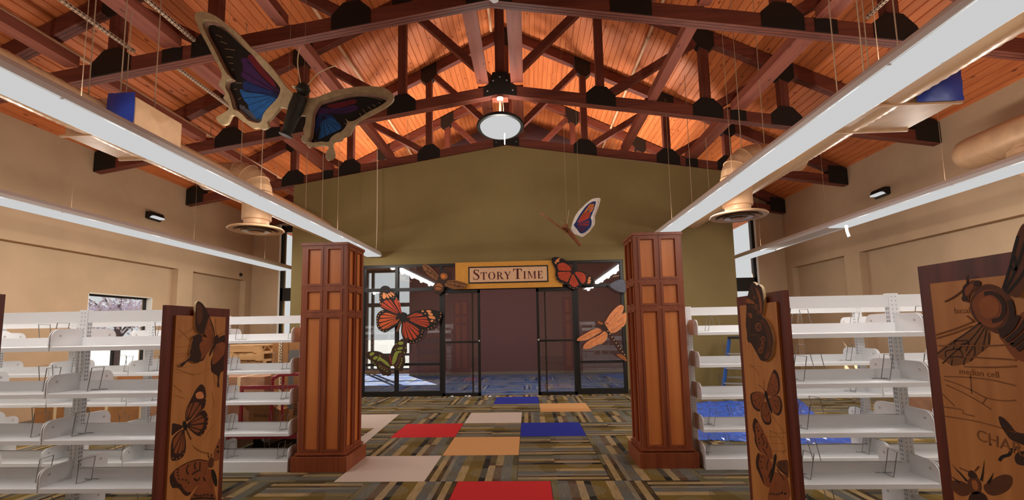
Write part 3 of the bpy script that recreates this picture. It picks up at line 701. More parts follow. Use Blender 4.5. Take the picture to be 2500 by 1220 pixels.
# ================================================================== PILLARS
def pillar(x0, y0, w, d, h, label):
    x1, y1 = x0+w, y0+d; t = thing('display_pillar', label, 'pillar', ((x0+x1)/2, (y0+y1)/2, 0), 'panelled wooden pillars')
    obj('core', MB().box(x0+.02, x1-.02, y0+.02, y1-.02, .0, h-.012), 'maple_panel', t)
    bs = MB().box(x0-.045, x1+.045, y0-.045, y1+.045, 0, .15)
    for e, z in ((.045, .15), (.02, .175)):
        bs.prism([Vector(v) for v in ((x0-e, y0-e, z), (x1+e, y0-e, z), (x1+e, y1+e, z), (x0-e, y1+e, z))], Vector((0, 0, .012 if e == .045 else .02)))
    obj('plinth', bs, 'cherry', t)
    obj('cap', MB().box(x0-.012, x1+.012, y0-.012, y1+.012, h-.03, h), 'cherry', t)
    Z = [.19, 1.695, 1.985, h-.03]      # three rows of panels
    def face(o, u, n, L_):
        o = Vector(o); u = Vector(u); n = Vector(n)
        def pc(mb, a, b_, z0, z1, d0, d1):
            P = [o+u*a+n*d0, o+u*b_+n*d0, o+u*b_+n*d1, o+u*a+n*d1]
            mb.prism([Vector((p.x, p.y, z0)) for p in P], Vector((0, 0, z1-z0)))
        st = .045; mid = .03
        e0 = .0225 if abs(n.x) > .5 else 0
        for a, b_ in ((e0, st), (L_/2-mid/2, L_/2+mid/2), (L_-st, L_-e0)):
            mb = MB(); pc(mb, a, b_, .17, h-.03, -.022, -.0); obj('stile', mb, 'cherry', t)
        for z in Z:
            mb = MB(); pc(mb, 0, L_, z-.018, z+.018, -.022, .002); obj('rail', mb, 'cherry', t)
        for i in range(3):
            for a, b_ in ((st, L_/2-mid/2), (L_/2+mid/2, L_-st)):
                z0, z1 = Z[i]+.018, Z[i+1]-.018
                mb = MB(); pc(mb, a, b_, z0, z1, -.024, -.018); p = obj('panel', mb, 'maple_panel', t)
                fr = MB(); e = .026
                for aa, bb, c0, c1 in ((a, a+e, z0, z1), (b_-e, b_, z0, z1), (a+e, b_-e, z0, z0+e), (a+e, b_-e, z1-e, z1)): pc(fr, aa, bb, c0, c1, -.018, .006)
                obj('panel_moulding', fr, 'cherry', p)
    face((x0, y0, 0), (1, 0, 0), (0, -1, 0), w); face((x1, y0, 0), (0, 1, 0), (1, 0, 0), d)
    face((x0, y1, 0), (0, -1, 0), (-1, 0, 0), d); face((x1, y1, 0), (-1, 0, 0), (0, 1, 0), w)
pillar(-2.528, 4.91, .515, .50, 2.495, 'tall panelled maple and cherry pillar, the left one')
pillar(1.185, 4.975, .525, .47, 2.525, 'tall panelled maple and cherry pillar, the right one')
# ================================================================== SHELVING
BAYW = .925; LEV = [1.385, 1.045, .715, .38]; HTOP = 1.70
shelf_me = {}; brk_me = {}
def shelf_mesh(side, kick):
    k = (side, kick)
    if k not in shelf_me:
        w = BAYW/2-.006; y = lambda d: side*d
        if kick: pr = [(.265, -.095), (.265, .018), (.25, .022), (.03, .022), (.03, .09), (.024, .09), (.024, -.095)]
        else: pr = [(.262, 0), (.262, .03), (.25, .034), (.03, .034), (.03, .10), (.024, .10), (.024, .028), (.25, .028), (.254, 0)]
        b = MB().prism([Vector((-w, y(a), z)) for a, z in pr], Vector((2*w, 0, 0))); shelf_me[k] = b.mesh('shelf', 'shelf_white', (0, 0, 0))
    return shelf_me[k]
def brk_mesh(side):
    if side not in brk_me:
        pr = [(.022, 0), (.262, 0), (.262, .10)]
        for q in range(1, 7):
            a = math.pi/2*q/6; pr.append((.197+.065*math.cos(a), .10+.065*math.sin(a)))
        pr += [(.022, .168)]
        b = MB().prism([Vector((-.004, side*a, z)) for a, z in pr], Vector((.008, 0, 0)))
        for sx in (-1, 1): b.lathe((sx*.0042, side*.20, .115), [(.011, 0), (.009, sx*.003), (0, sx*.003)], 10, 1, axis=(1, 0, 0))
        brk_me[side] = b.mesh('end_bracket', ['shelf_white', 'dimple_grey'], (0, 0, 0))
    return brk_me[side]
up = MB(); up.box(-.034, .034, -.02, .02, 0, HTOP)
for sy in (-1, 1): up.box(-.034, .034, sy*.022-.002, sy*.022+.002, 0, HTOP)
up_me = up.mesh('upright', 'shelf_white', (0, 0, 0))
sl = MB(); z = .12
while z < HTOP-.03:
    for sx in (-.014, .014):
        for sy in (-1, 1): sl.box(sx-.0021, sx+.0021, sy*.0245-.0006, sy*.0245+.0006, z, z+.011)
    for sx in (-1, 1):
        for sy in (-.009, .009): sl.box(sx*.0345-.0006, sx*.0345+.0006, sy-.004, sy+.004, z, z+.018)
    z += .031
slot_me = sl.mesh('slot_row', 'slot_dark', (0, 0, 0))
RANGES = []
def shelving(label, short, yc, xend, s, nb):
    """xend = aisle end, s = -1 runs left / +1 runs right"""
    t = thing('shelving_range', label, 'shelves', (xend+s*nb*BAYW/2, yc, 0), 'white steel shelving ranges')
    for k in range(nb+1):
        u = put('upright', up_me, (xend+s*(.034+k*BAYW), yc, 0), t); o = put('slot_row', slot_me, (xend+s*(.034+k*BAYW), yc, 0), u); o['kind'] = 'stuff'
    for k in range(nb):
        xc = xend+s*(.034+(k+.5)*BAYW)
        obj('top_rail', MB().box(xc-BAYW/2+.034, xc+BAYW/2-.034, yc-.016, yc+.016, 1.60, 1.69), 'shelf_white', t)
        for side in (-1, 1):
            for z in LEV+[.095]:
                sh = put('shelf', shelf_mesh(side, z == .095), (xc, yc, z), t)
                for sx in (-1, 1):
                    zz = z if z != .095 else .0
                    put('end_bracket', brk_mesh(side), (xc+sx*(BAYW/2-.008), yc, z if z != .095 else .095), sh)
    RANGES.append((short, yc, xend, s, nb))
shelving('white steel shelving range just behind the left signboard', 'left near range', 3.46, -2.575, -1, 3)
shelving('white steel shelving range beside the left brown pillar, in front of the cartons', 'left far range', 5.15, -2.575, -1, 4)
shelving('white steel shelving range just behind the narrow right signboard', 'right near range', 3.48, 1.76, 1, 2)
shelving('white steel shelving range beside the right brown pillar, in front of the blue sheet', 'right far range', 5.15, 1.76, 1, 3)
shelving('white steel shelving range at the left edge of the picture', 'left edge range', 1.72, -2.575, -1, 1)
shelving('white steel shelving range behind the largest signboard', 'right edge range', 1.72, 1.76, 1, 1)
# wire book supports
ws = MB().tube([(.05, .075, .004), (0, .075, .004), (0, -.04, .004), (.03, -.05, .175), (.03, .055, .175), (0, .06, .004), (-.06, .06, .004)], .003, 6)
ws_me = ws.mesh('book_support', 'zinc_wire', (0, 0, 0))
LN = ['top', 'second', 'third', 'fourth', 'bottom']
BN = ['aisle-end', 'second', 'third', 'fourth']
for short, yc, xend, s, nb in RANGES[:4]:
    far = 'far' in short
    for k in range(min(nb, 3 if 'left' in short else 2)):
        for li, z in enumerate(LEV+[.095]):
            for side in (-1, 1):
                for q, fx in (((0, .12), (1, .80)) if side < 0 else ((0, .45),)):
                    if random.random() < .22: continue
                    x = xend+s*(.034+(k+fx+random.uniform(-.06, .06))*BAYW)
                    o = put('book_support', ws_me, (x, yc+side*(.13+random.uniform(-.02, .02)), z+(.036 if z != .095 else .024)), None, (0, 0, random.uniform(-.25, .25)+(math.pi if side > 0 else 0)))
                    tag(o, 'wire book support, rear %s shelf, %s bay, %s' % (LN[li], BN[k], short) if side > 0 else
                        'wire book support %s the aisle, %s shelf, %s bay, %s' % ('nearer' if q == 0 else 'farther from', LN[li], BN[k], short), 'book support', 'wire book supports on the shelves')
# ================================================================== ART HELPERS
def crop(ox, oy, s, fn):
    """points measured on an enlarged crop -> points on a real plane"""
    return lambda pts: [fn(ox+x/s, oy+y/s) for x, y in pts]
class Art:
    def __init__(s, mp, nrm, scale): s.mp = mp; s.n = Vector(nrm); s.b = MB(); s.mats = []; s.k = 0; s.sc = scale
    def mi(s, m):
        if m not in s.mats: s.mats.append(m)
        return s.mats.index(m)
    def up(s): s.k += 1; return s
    def off(s): return .0006+.0006*s.k
    def shape(s, pts, m, sm=4):
        P = s.mp(pts); P = smooth(P, sm) if sm else P
        s.b.slab([P], s.n, 0, s.off(), s.mi(m)); return P
    def line(s, pts, m, w, sm=4, taper=False):
        P = s.mp(pts); P = smooth(P, sm, False) if sm and len(P) > 2 else P
        s.b.strip(P, w*s.sc, s.n, s.off(), s.mi(m), taper)
    def dots(s, pts, m, r):
        for x, y in pts:
            s.b.slab([s.mp([(x+r*math.cos(a), y+r*math.sin(a)) for a in (0, .9, 1.8, 2.7, 3.6, 4.5, 5.4)])], s.n, 0, s.off(), s.mi(m))
    def done(s, name, parent): return obj(name, s.b, s.mats, parent)
def lerp2(a, b_, t): return (a[0]+(b_[0]-a[0])*t, a[1]+(b_[1]-a[1])*t)
def wing_cells(A, root, edge, m, inner=.18, outer=.8, gap=.16):
    """fan of coloured cells between veins from root to an edge polyline"""
    for i in range(len(edge)-1):
        a, b_ = edge[i], edge[i+1]
        p = lerp2(a, b_, gap); q = lerp2(a, b_, 1-gap)
        A.shape([lerp2(root, lerp2(a, b_, .5), inner), lerp2(root, p, (inner+outer)/2), lerp2(root, p, outer), lerp2(root, lerp2(a, b_, .5), outer+.03), lerp2(root, q, outer), lerp2(root, q, (inner+outer)/2)], m, 3)
def edge_dots(A, root, edge, m, r, ts=(.93,), n=2):
    for i in range(len(edge)-1):
        for j in range(n):
            e = lerp2(edge[i], edge[i+1], (j+.5)/n)
            A.dots([lerp2(root, e, t) for t in ts], m, r)
# ================================================================== SIGNBOARDS ON THE RANGE ENDS
def signboard(label, X, s, ya, yb, zt, ia, ib, it):
    """board standing on the floor at the end of a range; s = direction its face looks (+1 right, -1 left)"""
    t = thing('signboard', label, 'signboard', (X, (ya+yb)/2, 0), 'insect signboards on the shelving ends')
    b0, b1 = sorted((X-s*.03, X)); obj('back_board', MB().box(b0, b1, ya, yb, 0, zt), 'cherry_dark', t)
    b0, b1 = sorted((X, X+s*.016)); p = obj('maple_face', MB().box(b0, b1, ia, ib, .10, it), 'maple_sign', t)
    return t
SLX, SRX = -2.54, 1.725
def yz(px, py, X): v = at_x(px, py, X); return v.y, v.z
i1 = yz(430.5, 770, SLX+.016); i2 = yz(551, 774, SLX+.016)
s1 = signboard('tall signboard with butterflies printed on maple, at the end of the left shelves', SLX, 1, 3.06, 3.732, 1.70, i1[0], i2[0], 1.63)
i1 = yz(1805.4, 744, SRX-.016); i2 = yz(1894.5, 733.5, SRX-.016)
s2 = signboard('tall narrow-looking signboard with a brown owl butterfly rising over its top', SRX, -1, 3.09, 3.784, 1.713, i2[0], i1[0], 1.64)
i1 = yz(2269, 682, SRX-.016)
s3 = signboard('largest signboard, with a big sepia bee, cut off by the right picture edge', SRX, -1, 1.36, 2.045, 1.727, 1.43, i1[0], 1.645)
s4 = signboard('dark-framed signboard just visible at the left picture edge', SLX, 1, 1.40, 2.078, 1.70, 1.47, 2.01, 1.63)
# --- left board
XF = SLX+.016
mp = crop(360, 720, 6.1, lambda x, y: at_x(x, y, XF+.0165)); N_ = (1, 0, 0); SC = 3.4/F_PX/6.1
FW_ = [(755, 92), (810, 120), (865, 190), (910, 280), (950, 380), (985, 480), (1004, 580), (1000, 650), (960, 620), (860, 590), (830, 570), (790, 575), (740, 540), (715, 470), (713, 330), (718, 200), (728, 125)]
HW_ = [(770, 575), (830, 610), (960, 650), (985, 700), (940, 790), (880, 880), (830, 970), (780, 990), (740, 1015), (715, 1000), (690, 1010), (660, 985), (600, 985), (540, 1045), (505, 1070), (487, 1055), (500, 1020), (560, 985), (610, 945), (640, 900), (630, 850), (650, 790), (660, 720), (680, 660), (670, 620), (700, 605)]
bd = MB(); bd.slab([smooth(mp(FW_), 4)], N_, .016, 0); bd.slab([smooth(mp(HW_), 4)], N_, .0155, -.0002)
cut = obj('wing_cutout', bd, 'edge_cream', s1)
A = Art(mp, N_, SC)
A.shape(FW_, 'sepia_dark'); A.shape(HW_, 'sepia_dark'); A.up()
A.shape([(735, 130), (790, 150), (820, 260), (800, 400), (750, 430), (730, 300)], 'sepia_mid')
A.shape([(915, 330), (950, 430), (985, 560), (985, 640), (900, 635), (850, 575), (865, 480), (890, 400)], 'sepia_light')
A.shape([(820, 620), (950, 655), (985, 700), (935, 800), (880, 880), (800, 960), (800, 880), (775, 790), (780, 720), (815, 680)], 'sepia_light'); A.up()
for e in ((860, 570), (880, 480), (930, 400), (800, 690), (780, 790), (800, 880), (830, 940), (900, 860)): A.line([(990, 670), lerp2((990, 670), e, .5), e], 'sepia_mid', 5)
A.done('cutout_print', s1)
mq = crop(360, 720, 6.1, lambda x, y: at_x(x, y, XF)); A = Art(mq, N_, SC)
RH = [(1020, 740), (1080, 720), (1150, 690), (1148, 880), (1135, 980), (1130, 1120), (1095, 1150), (1075, 1200), (1065, 1290), (1070, 1360), (1050, 1375), (1035, 1340), (1045, 1260), (1035, 1200), (990, 1170), (950, 1130), (945, 1050), (940, 1020), (950, 960), (975, 900), (990, 800)]
A.shape(RH, 'sepia_dark'); A.shape([(1020, 690), (1050, 640), (1110, 605), (1152, 600), (1150, 690), (1080, 720), (1030, 725)], 'sepia_dark'); A.up()
A.shape([(1020, 740), (1145, 705), (1140, 870), (1080, 950), (1020, 1010), (960, 1030), (965, 940), (990, 860)], 'sepia_light'); A.up()
A.shape([(1010, 610), (1040, 595), (1055, 620), (1040, 680), (1020, 740), (985, 800), (950, 870), (920, 915), (925, 860), (950, 790), (980, 730), (985, 660)], 'sepia_dark')
A.line([(1035, 600), (1015, 520), (1020, 360)], 'sepia_mid', 6); A.line([(1060, 600), (1100, 570), (1150, 545)], 'sepia_mid', 6)
for l in ([(440, 640), (600, 560), (700, 480)], [(460, 500), (560, 600), (640, 690)], [(430, 770), (560, 770), (660, 740)], [(425, 880), (520, 870), (620, 890)], [(430, 940), (520, 910), (600, 915)], [(410, 1040), (520, 1080), (640, 1060)],
          [(410, 1150), (560, 1160), (700, 1200)], [(1000, 420), (1010, 360)], [(450, 600), (640, 510), (680, 470)]): A.line(l, 'sepia_line', 4)
A.done('printed_swallowtail', s1)
mq2 = crop(0, 700, 2.346, lambda x, y: at_x(x, y, XF)); A = Art(mq2, N_, 3.4/F_PX/2.346)
rf_ = [(1065, 770), (1062, 720), (1075, 680), (1100, 630), (1120, 590), (1150, 558), (1172, 575), (1180, 620), (1175, 680), (1150, 710), (1100, 750)]
rh_ = [(1070, 790), (1110, 750), (1150, 712), (1175, 710), (1192, 750), (1185, 800), (1165, 840), (1140, 855), (1100, 830)]
lh_ = [(1050, 815), (1060, 850), (1065, 900), (1060, 950), (1040, 980), (1005, 995), (980, 985), (980, 900), (1000, 850)]
lf_ = [(1045, 795), (1015, 785), (988, 782), (984, 805), (984, 850), (1010, 830), (1040, 810)]
for w_ in (rf_, rh_, lh_, lf_): A.shape(w_, 'sepia_dark')
A.up(); R_ = (1060, 795)
wing_cells(A, R_, [(1066, 700), (1085, 660), (1115, 640), (1160, 650), (1165, 690), (1130, 730)], 'sepia_light', .3, .86)
wing_cells(A, R_, [(1150, 725), (1178, 735), (1182, 780), (1165, 825), (1130, 842)], 'sepia_light', .25, .86)
wing_cells(A, R_, [(984, 870), (984, 960), (1010, 975), (1040, 962), (1056, 935)], 'sepia_light', .25, .88)
A.shape([(1120, 615), (1140, 600), (1160, 605), (1165, 635), (1130, 640)], 'peach'); A.up()
A.dots([(1178, 640), (1180, 660), (1176, 680), (1186, 745), (1188, 770), (1184, 795), (1172, 822), (1152, 845), (990, 980), (1010, 985), (1030, 976), (1052, 955)], 'peach', 3.4)
A.shape([(1050, 768), (1062, 770), (1072, 800), (1068, 820), (1055, 818), (1045, 790)], 'ink_black'); A.line([(1068, 820), (1080, 845), (1094, 874)], 'sepia_mid', 9)
for l in ([(1000, 620), (1060, 640)], [(990, 560), (1040, 600)], [(1210, 600), (1225, 660), (1215, 700)], [(1160, 880), (1200, 820), (1235, 780)], [(1010, 470), (1120, 500), (1200, 470)], [(1100, 905), (1140, 935), (1190, 950)], [(1220, 480), (1230, 560)]): A.line(l, 'sepia_line', 2)
A.done('printed_monarch', s1)
mq3 = crop(360, 1020, 6.1, lambda x, y: at_x(x, y, XF)); A = Art(mq3, N_, SC)
A.shape([(985, 600), (990, 500), (1020, 420), (1078, 300), (1080, 560), (1060, 620), (1000, 640)], 'sepia_light')
A.shape([(840, 830), (900, 760), (960, 800), (990, 1000), (1000, 1100), (1000, 1240), (645, 1240), (700, 1090), (760, 990)], 'sepia_light'); A.up()
A.shape([(900, 680), (890, 640), (830, 622), (740, 622), (640, 650), (540, 690), (450, 745), (380, 800), (340, 850), (332, 920), (345, 980), (375, 1040), (430, 1040), (480, 1060), (530, 1130), (590, 1160), (640, 1130), (700, 1050), (780, 960), (850, 850), (900, 760)], 'sepia_light'); A.up()
A.shape([(395, 800), (340, 850), (332, 920), (345, 985), (375, 1040), (430, 1035), (480, 1060), (530, 1125), (580, 1160), (640, 1130), (640, 1105), (580, 1100), (525, 1040), (500, 990), (450, 960), (400, 860)], 'sepia_dark')
A.line([(380, 800), (540, 690), (740, 622), (890, 640)], 'sepia_dark', 14)
for l in ([(615, 695), (585, 740), (585, 800), (610, 840)], [(715, 660), (700, 720), (720, 760)], [(780, 655), (780, 720), (770, 760)], [(660, 840), (720, 800), (790, 770)], [(690, 900), (740, 930), (780, 880)], [(830, 880), (860, 940)]): A.line(l, 'sepia_dark', 26)
A.dots([(450, 770), (445, 810), (455, 855), (465, 905), (520, 915), (570, 925), (610, 960)], 'sepia_dark', 15)
A.dots([(705, 1150), (745, 1165), (795, 1160), (845, 1150), (895, 1145), (955, 1155)], 'ink_black', 22); A.dots([(1045, 430), (1050, 500)], 'ink_black', 18); A.up()
A.dots([(705, 1155), (745, 1170), (795, 1165), (845, 1155), (895, 1150)], 'sepia_light', 11); A.line([(650, 1205), (820, 1190), (1000, 1200)], 'ink_black', 18)
A.shape([(935, 590), (975, 600), (985, 650), (975, 720), (940, 740), (905, 720), (905, 650)], 'sepia_mid'); A.shape([(950, 770), (990, 780), (1020, 850), (1035, 940), (1030, 1010), (1010, 1015), (985, 960), (960, 880)], 'ink_black')
A.line([(920, 590), (900, 560), (905, 515)], 'ink_black', 12); A.line([(950, 580), (945, 530)], 'ink_black', 12); A.line([(690, 440), (780, 500), (890, 530)], 'sepia_line', 7)
A.done('printed_lady', s1)
# --- narrow right board
XF = SRX-.016; N_ = (-1, 0, 0)
mp = crop(1780, 670, 6.1, lambda x, y: at_x(x, y, XF-.0205)); A = Art(mp, N_, SC)
OW = [(345, 112), (385, 130), (412, 160), (440, 150), (480, 190), (500, 260), (510, 330), (515, 430), (505, 540), (490, 620), (540, 660), (590, 740), (630, 850), (655, 980), (645, 1080), (632, 1180), (600, 1240), (560, 1280), (520, 1290), (470, 1270), (440, 1220), (400, 1150), (350, 1060), (320, 1015), (290, 1010), (270, 960), (265, 860), (250, 750), (255, 600), (260, 480), (255, 420), (270, 350), (290, 260), (310, 180)]
obj('owl_cutout', MB().slab([smooth(mp(OW), 4)], N_, .02, 0), 'edge_cream', s2)
A.shape(OW, 'brown_dark'); A.up()
A.shape([(258, 365), (300, 360), (370, 410), (380, 440), (320, 430), (262, 420)], 'bronze'); A.shape([(280, 580), (330, 575), (345, 640), (310, 640)], 'sepia_light')
A.shape([(395, 190), (440, 240), (475, 340), (492, 460), (485, 600), (462, 520), (450, 400), (420, 280)], 'sepia_light')
for o_ in (0, 22, 44): A.line([(500-o_, 665+o_*.4), (560-o_, 745), (608-o_, 880), (632-o_, 1010), (618-o_, 1150), (560-o_*.6, 1250)], 'sepia_light', 9)
for x, y, r in ((440, 780, 56), (410, 480, 34), (440, 560, 30), (380, 340, 24), (510, 965, 42), (500, 1055, 36), (475, 1130, 40)):
    for i, (k, m) in enumerate(((1, 'bronze'), (.78, 'brown_dark'), (.5, 'bronze'), (.34, 'ink_black'))):
        A.k = 2+i; A.shape([(x+r*k*.82*math.cos(q*.785), y+r*k*1.1*math.sin(q*.785)) for q in range(8)], m, 3)
A.k = 2
for l in ([(300, 260), (330, 420), (300, 560), (330, 760), (300, 940)], [(340, 180), (370, 300), (360, 430)], [(330, 900), (420, 900), (460, 1000), (430, 1160)], [(300, 500), (350, 470), (400, 520)]): A.line(l, 'brown_mid', 14)
A.done('cutout_print', s2)
mq = crop(1680, 930, 4.88, lambda x, y: at_x(x, y, XF)); A = Art(mq, N_, 3.4/F_PX/4.88)
B4 = [[(915, 175), (880, 135), (820, 125), (760, 140), (742, 170), (745, 220), (760, 280), (790, 330), (850, 362), (870, 310), (900, 250)],
      [(935, 160), (945, 60), (970, -20), (1000, -100), (1028, -137), (1060, -110), (1085, -40), (1095, 50), (1090, 110), (1065, 155), (1000, 180)],
      [(905, 250), (870, 330), (868, 400), (885, 460), (910, 505), (945, 522), (980, 510), (992, 460), (985, 400), (970, 330), (950, 260)],
      [(960, 210), (1000, 185), (1060, 170), (1100, 200), (1120, 270), (1118, 340), (1100, 390), (1070, 410), (1030, 385), (1005, 350), (985, 300)]]
for w_ in B4: A.shape(w_, 'sepia_dark')
A.up()
for w_, r in zip(B4, ((915, 175), (935, 165), (930, 260), (965, 215))): A.shape([lerp2(r, p, .87) for p in w_], 'sepia_light')
A.up()
A.dots([(780, 200), (800, 230), (815, 250), (850, 265), (800, 280), (1000, 40), (1030, 0), (1050, 60), (1030, 100), (985, -30), (1050, -40), (905, 400), (930, 415), (955, 400), (965, 380), (1040, 300), (1060, 320), (1080, 290), (1070, 250), (1035, 240)], 'sepia_dark', 7)
for r, es in (((915, 175), ((780, 170), (775, 240), (820, 310))), ((935, 165), ((1000, -60), (1060, 0), (1060, 110))), ((930, 260), ((895, 440), (940, 490), (970, 440))), ((965, 215), ((1090, 240), (1090, 330), (1040, 360)))):
    for e in es: A.line([r, lerp2(r, e, .5), e], 'sepia_mid', 4)
A.shape([(915, 125), (930, 115), (945, 150), (955, 200), (975, 260), (995, 320), (1003, 385), (990, 370), (965, 310), (935, 230), (915, 170)], 'ink_black')
A.line([(925, 125), (880, 75), (835, 40)], 'sepia_dark', 5); A.line([(915, 120), (908, 50), (908, -20)], 'sepia_dark', 5)
for l in ([(700, 250), (760, 270)], [(980, 580), (985, 700)], [(940, 660), (1160, 670)], [(1010, 420), (1170, 640)], [(985, 740), (1160, 745)], [(1000, 830), (1180, 835)], [(1030, 600), (1100, 690), (1160, 800)], [(1170, 800), (1120, 860)], [(960, 590), (1080, 620), (1160, 610)], [(740, 560), (770, 580)], [(720, -200), (800, -150), (850, -60)], [(720, -160), (820, -180), (920, -140)]): A.line(l, 'sepia_line', 3)
A.done('printed_checkerspot', s2)
A = Art(mq, N_, 3.4/F_PX/4.88)
UW = [(795, 440), (835, 480), (880, 560), (930, 660), (975, 770), (1000, 850), (1010, 920), (960, 920), (920, 880), (870, 850), (830, 800), (800, 720), (795, 640), (775, 580), (770, 510), (780, 460)]
LW_ = [(840, 855), (930, 890), (980, 940), (1010, 1000), (1000, 1100), (980, 1260), (900, 1230), (870, 1150), (840, 1080), (815, 1030), (810, 930), (820, 880)]
A.shape(UW, 'sepia_light'); A.shape(LW_, 'sepia_light'); A.shape([(1050, 990), (1080, 950), (1140, 940), (1190, 955), (1195, 1150), (1160, 1120), (1110, 1080), (1070, 1040)], 'sepia_mid')
A.shape([(960, 1100), (1010, 1080), (1100, 1100), (1190, 1170), (1200, 1420), (960, 1420), (975, 1250)], 'sepia_light'); A.up()
A.shape([(795, 440), (830, 480), (800, 520), (805, 640), (825, 760), (870, 850), (830, 800), (797, 720), (793, 640), (775, 580), (770, 510)], 'sepia_dark')
A.shape([(840, 857), (855, 900), (840, 980), (860, 1060), (890, 1140), (905, 1225), (868, 1150), (838, 1080), (815, 1030), (810, 930)], 'sepia_dark')
for l in ([(890, 625), (870, 660), (900, 700), (900, 770)], [(930, 720), (945, 760), (930, 800)], [(890, 800), (920, 840), (940, 880)], [(960, 930), (940, 1000), (945, 1060)], [(1100, 960), (1105, 1030)], [(1140, 960), (1145, 1040)], [(1080, 1030), (1180, 1120)], [(1000, 1040), (960, 1150)], [(1060, 1050), (1150, 1180)]): A.line(l, 'sepia_dark', 17)
A.dots([(820, 550), (840, 590), (845, 690), (850, 740), (880, 900), (870, 960), (885, 1030)], 'ink_black', 9)
A.dots([(985, 1345), (1020, 1345), (1055, 1350), (1090, 1345), (1120, 1330), (1160, 1340)], 'ink_black', 15)
A.shape([(1030, 880), (1050, 870), (1055, 920), (1040, 1000), (1025, 1090), (990, 1200), (975, 1190), (995, 1080), (1015, 980), (1020, 920)], 'ink_black'); A.up()
A.dots([(985, 1350), (1020, 1350), (1055, 1355), (1090, 1350)], 'sepia_light', 7)
A.done('printed_lady', s2)
# --- largest right board with the bee
mq = crop(2180, 570, 3.697, lambda x, y: at_x(x, y, XF)); SC3 = 1.9/F_PX/3.697; A = Art(mq, N_, SC3)
A.shape([(960, 900), (1010, 1000), (1060, 1080), (1130, 1140), (1300, 1160), (1420, 1000), (1380, 800), (1200, 700), (1100, 780)], 'sepia_light'); A.up()
WG = [(800, 790), (750, 820), (650, 900), (550, 960), (460, 1020), (400, 1080), (420, 1120), (470, 1150), (540, 1190), (620, 1180), (700, 1150), (770, 1090), (810, 1060), (870, 1000), (880, 900), (850, 840)]
A.shape(WG, 'bee_wing'); A.up()
for l in ([(800, 800), (620, 930), (400, 1085)], [(810, 830), (700, 960), (560, 1070), (450, 1170)], [(830, 850), (740, 1000), (660, 1120), (640, 1185)], [(850, 860), (830, 960), (810, 1060)], [(560, 960), (550, 1040), (480, 1060), (480, 1120)], [(550, 1040), (610, 1050), (640, 1120)], [(670, 960), (690, 990), (660, 1060)], [(560, 970), (670, 965)], [(610, 1050), (620, 1000), (690, 990)], [(740, 1000), (740, 1090), (700, 1150)], [(870, 900), (870, 1000)], [(500, 1120), (560, 1110), (640, 1115)], [(540, 1130), (530, 1190)]): A.line(l, 'sepia_dark', 10)
A.shape([(700, 620), (720, 560), (760, 500), (830, 460), (900, 460), (970, 490), (1050, 560), (1100, 640), (1110, 760), (1090, 860), (1030, 910), (950, 905), (870, 870), (800, 830), (740, 770), (705, 700)], 'sepia_mid'); A.up()
A.shape([(720, 640), (760, 560), (830, 510), (900, 505), (960, 540), (1010, 620), (1030, 720), (990, 810), (920, 850), (840, 830), (770, 770)], 'sepia_light'); A.up()
A.line([(830, 545), (900, 535), (970, 580), (1010, 660), (985, 760), (900, 790)], 'sepia_dark', 34)
A.line([(1060, 600), (1085, 720), (1040, 840), (960, 880)], 'sepia_dark', 40)
A.shape([(790, 620), (850, 570), (910, 575), (960, 630), (965, 700), (920, 750), (850, 760), (795, 710)], 'bronze')
A.shape([(640, 480), (690, 440), (730, 420), (790, 435), (800, 460), (770, 500), (730, 520), (700, 570), (690, 620), (660, 610), (635, 570)], 'sepia_mid'); A.up()
A.dots([(770, 450), (655, 585)], 'sepia_dark', 30); A.shape([(655, 500), (700, 455), (740, 470), (700, 540), (670, 560)], 'sepia_light'); A.shape([(640, 480), (685, 440), (700, 455), (660, 500), (650, 560), (636, 540)], 'sepia_dark')
A.line([(640, 510), (560, 570), (475, 615)], 'sepia_mid', 14); A.line([(680, 450), (680, 410), (692, 375)], 'sepia_dark', 16)
for k in range(4): A.line([(980+k*50, 930+k*40), (1080+k*60, 850+k*30), (1140+k*70, 740+k*40)], 'sepia_dark', 34)
for l in ([(385, 915), (560, 860), (740, 790)], [(390, 945), (560, 895), (720, 830)], [(670, 740), (735, 790)], [(400, 1010), (900, 1010), (1100, 990)], [(640, 1110), (1000, 1130), (1115, 1140)], [(650, 1200), (900, 1205), (1115, 1195)]): A.line(l, 'sepia_line', 11)
A.done('printed_bee', s3)
mw_ = crop(2180, 570, 3.697, lambda x, y: at_x(x, y, XF-.02)); UWG = [(985, 510), (1010, 410), (1050, 280), (1085, 130), (1125, 0), (1180, -90), (1270, -60), (1290, 100), (1240, 330), (1150, 560), (1060, 560)]
obj('wing_cutout', MB().slab([smooth(mw_(UWG), 4)], N_, .02, 0), 'edge_cream', s3)
A = Art(mw_, N_, SC3); A.shape(UWG, 'sepia_mid'); A.up()
for l in ([(1000, 500), (1060, 300), (1130, 20)], [(1010, 520), (1110, 330), (1200, 60)], [(1030, 540), (1150, 400), (1260, 200)], [(1060, 300), (1110, 330), (1100, 200)]): A.line(l, 'ink_black', 20)
A.done('cutout_print', s3)
mq = crop(2180, 890, 3.697, lambda x, y: at_x(x, y, XF)); A = Art(mq, N_, SC3)
for l in ([(460, 105), (700, 115), (900, 140), (1115, 190)], [(465, 135), (600, 180), (720, 235), (850, 300), (1000, 325), (1115, 320)], [(480, 180), (650, 260), (800, 345), (890, 405)], [(700, 90), (712, 265)], [(845, 300), (810, 350)], [(455, 380), (620, 405), (640, 440), (740, 465)], [(470, 465), (700, 500), (870, 540), (1115, 610)], [(445, 260), (560, 375)]): A.line(l, 'sepia_line', 11)
A.shape([(955, 470), (1000, 480), (1060, 540), (1125, 610), (1300, 640), (1300, 760), (1120, 700), (1060, 670), (1020, 620), (975, 550)], 'sepia_dark'); A.line([(1130, 750), (1070, 770), (1050, 810), (990, 830), (960, 865)], 'ink_black', 22)
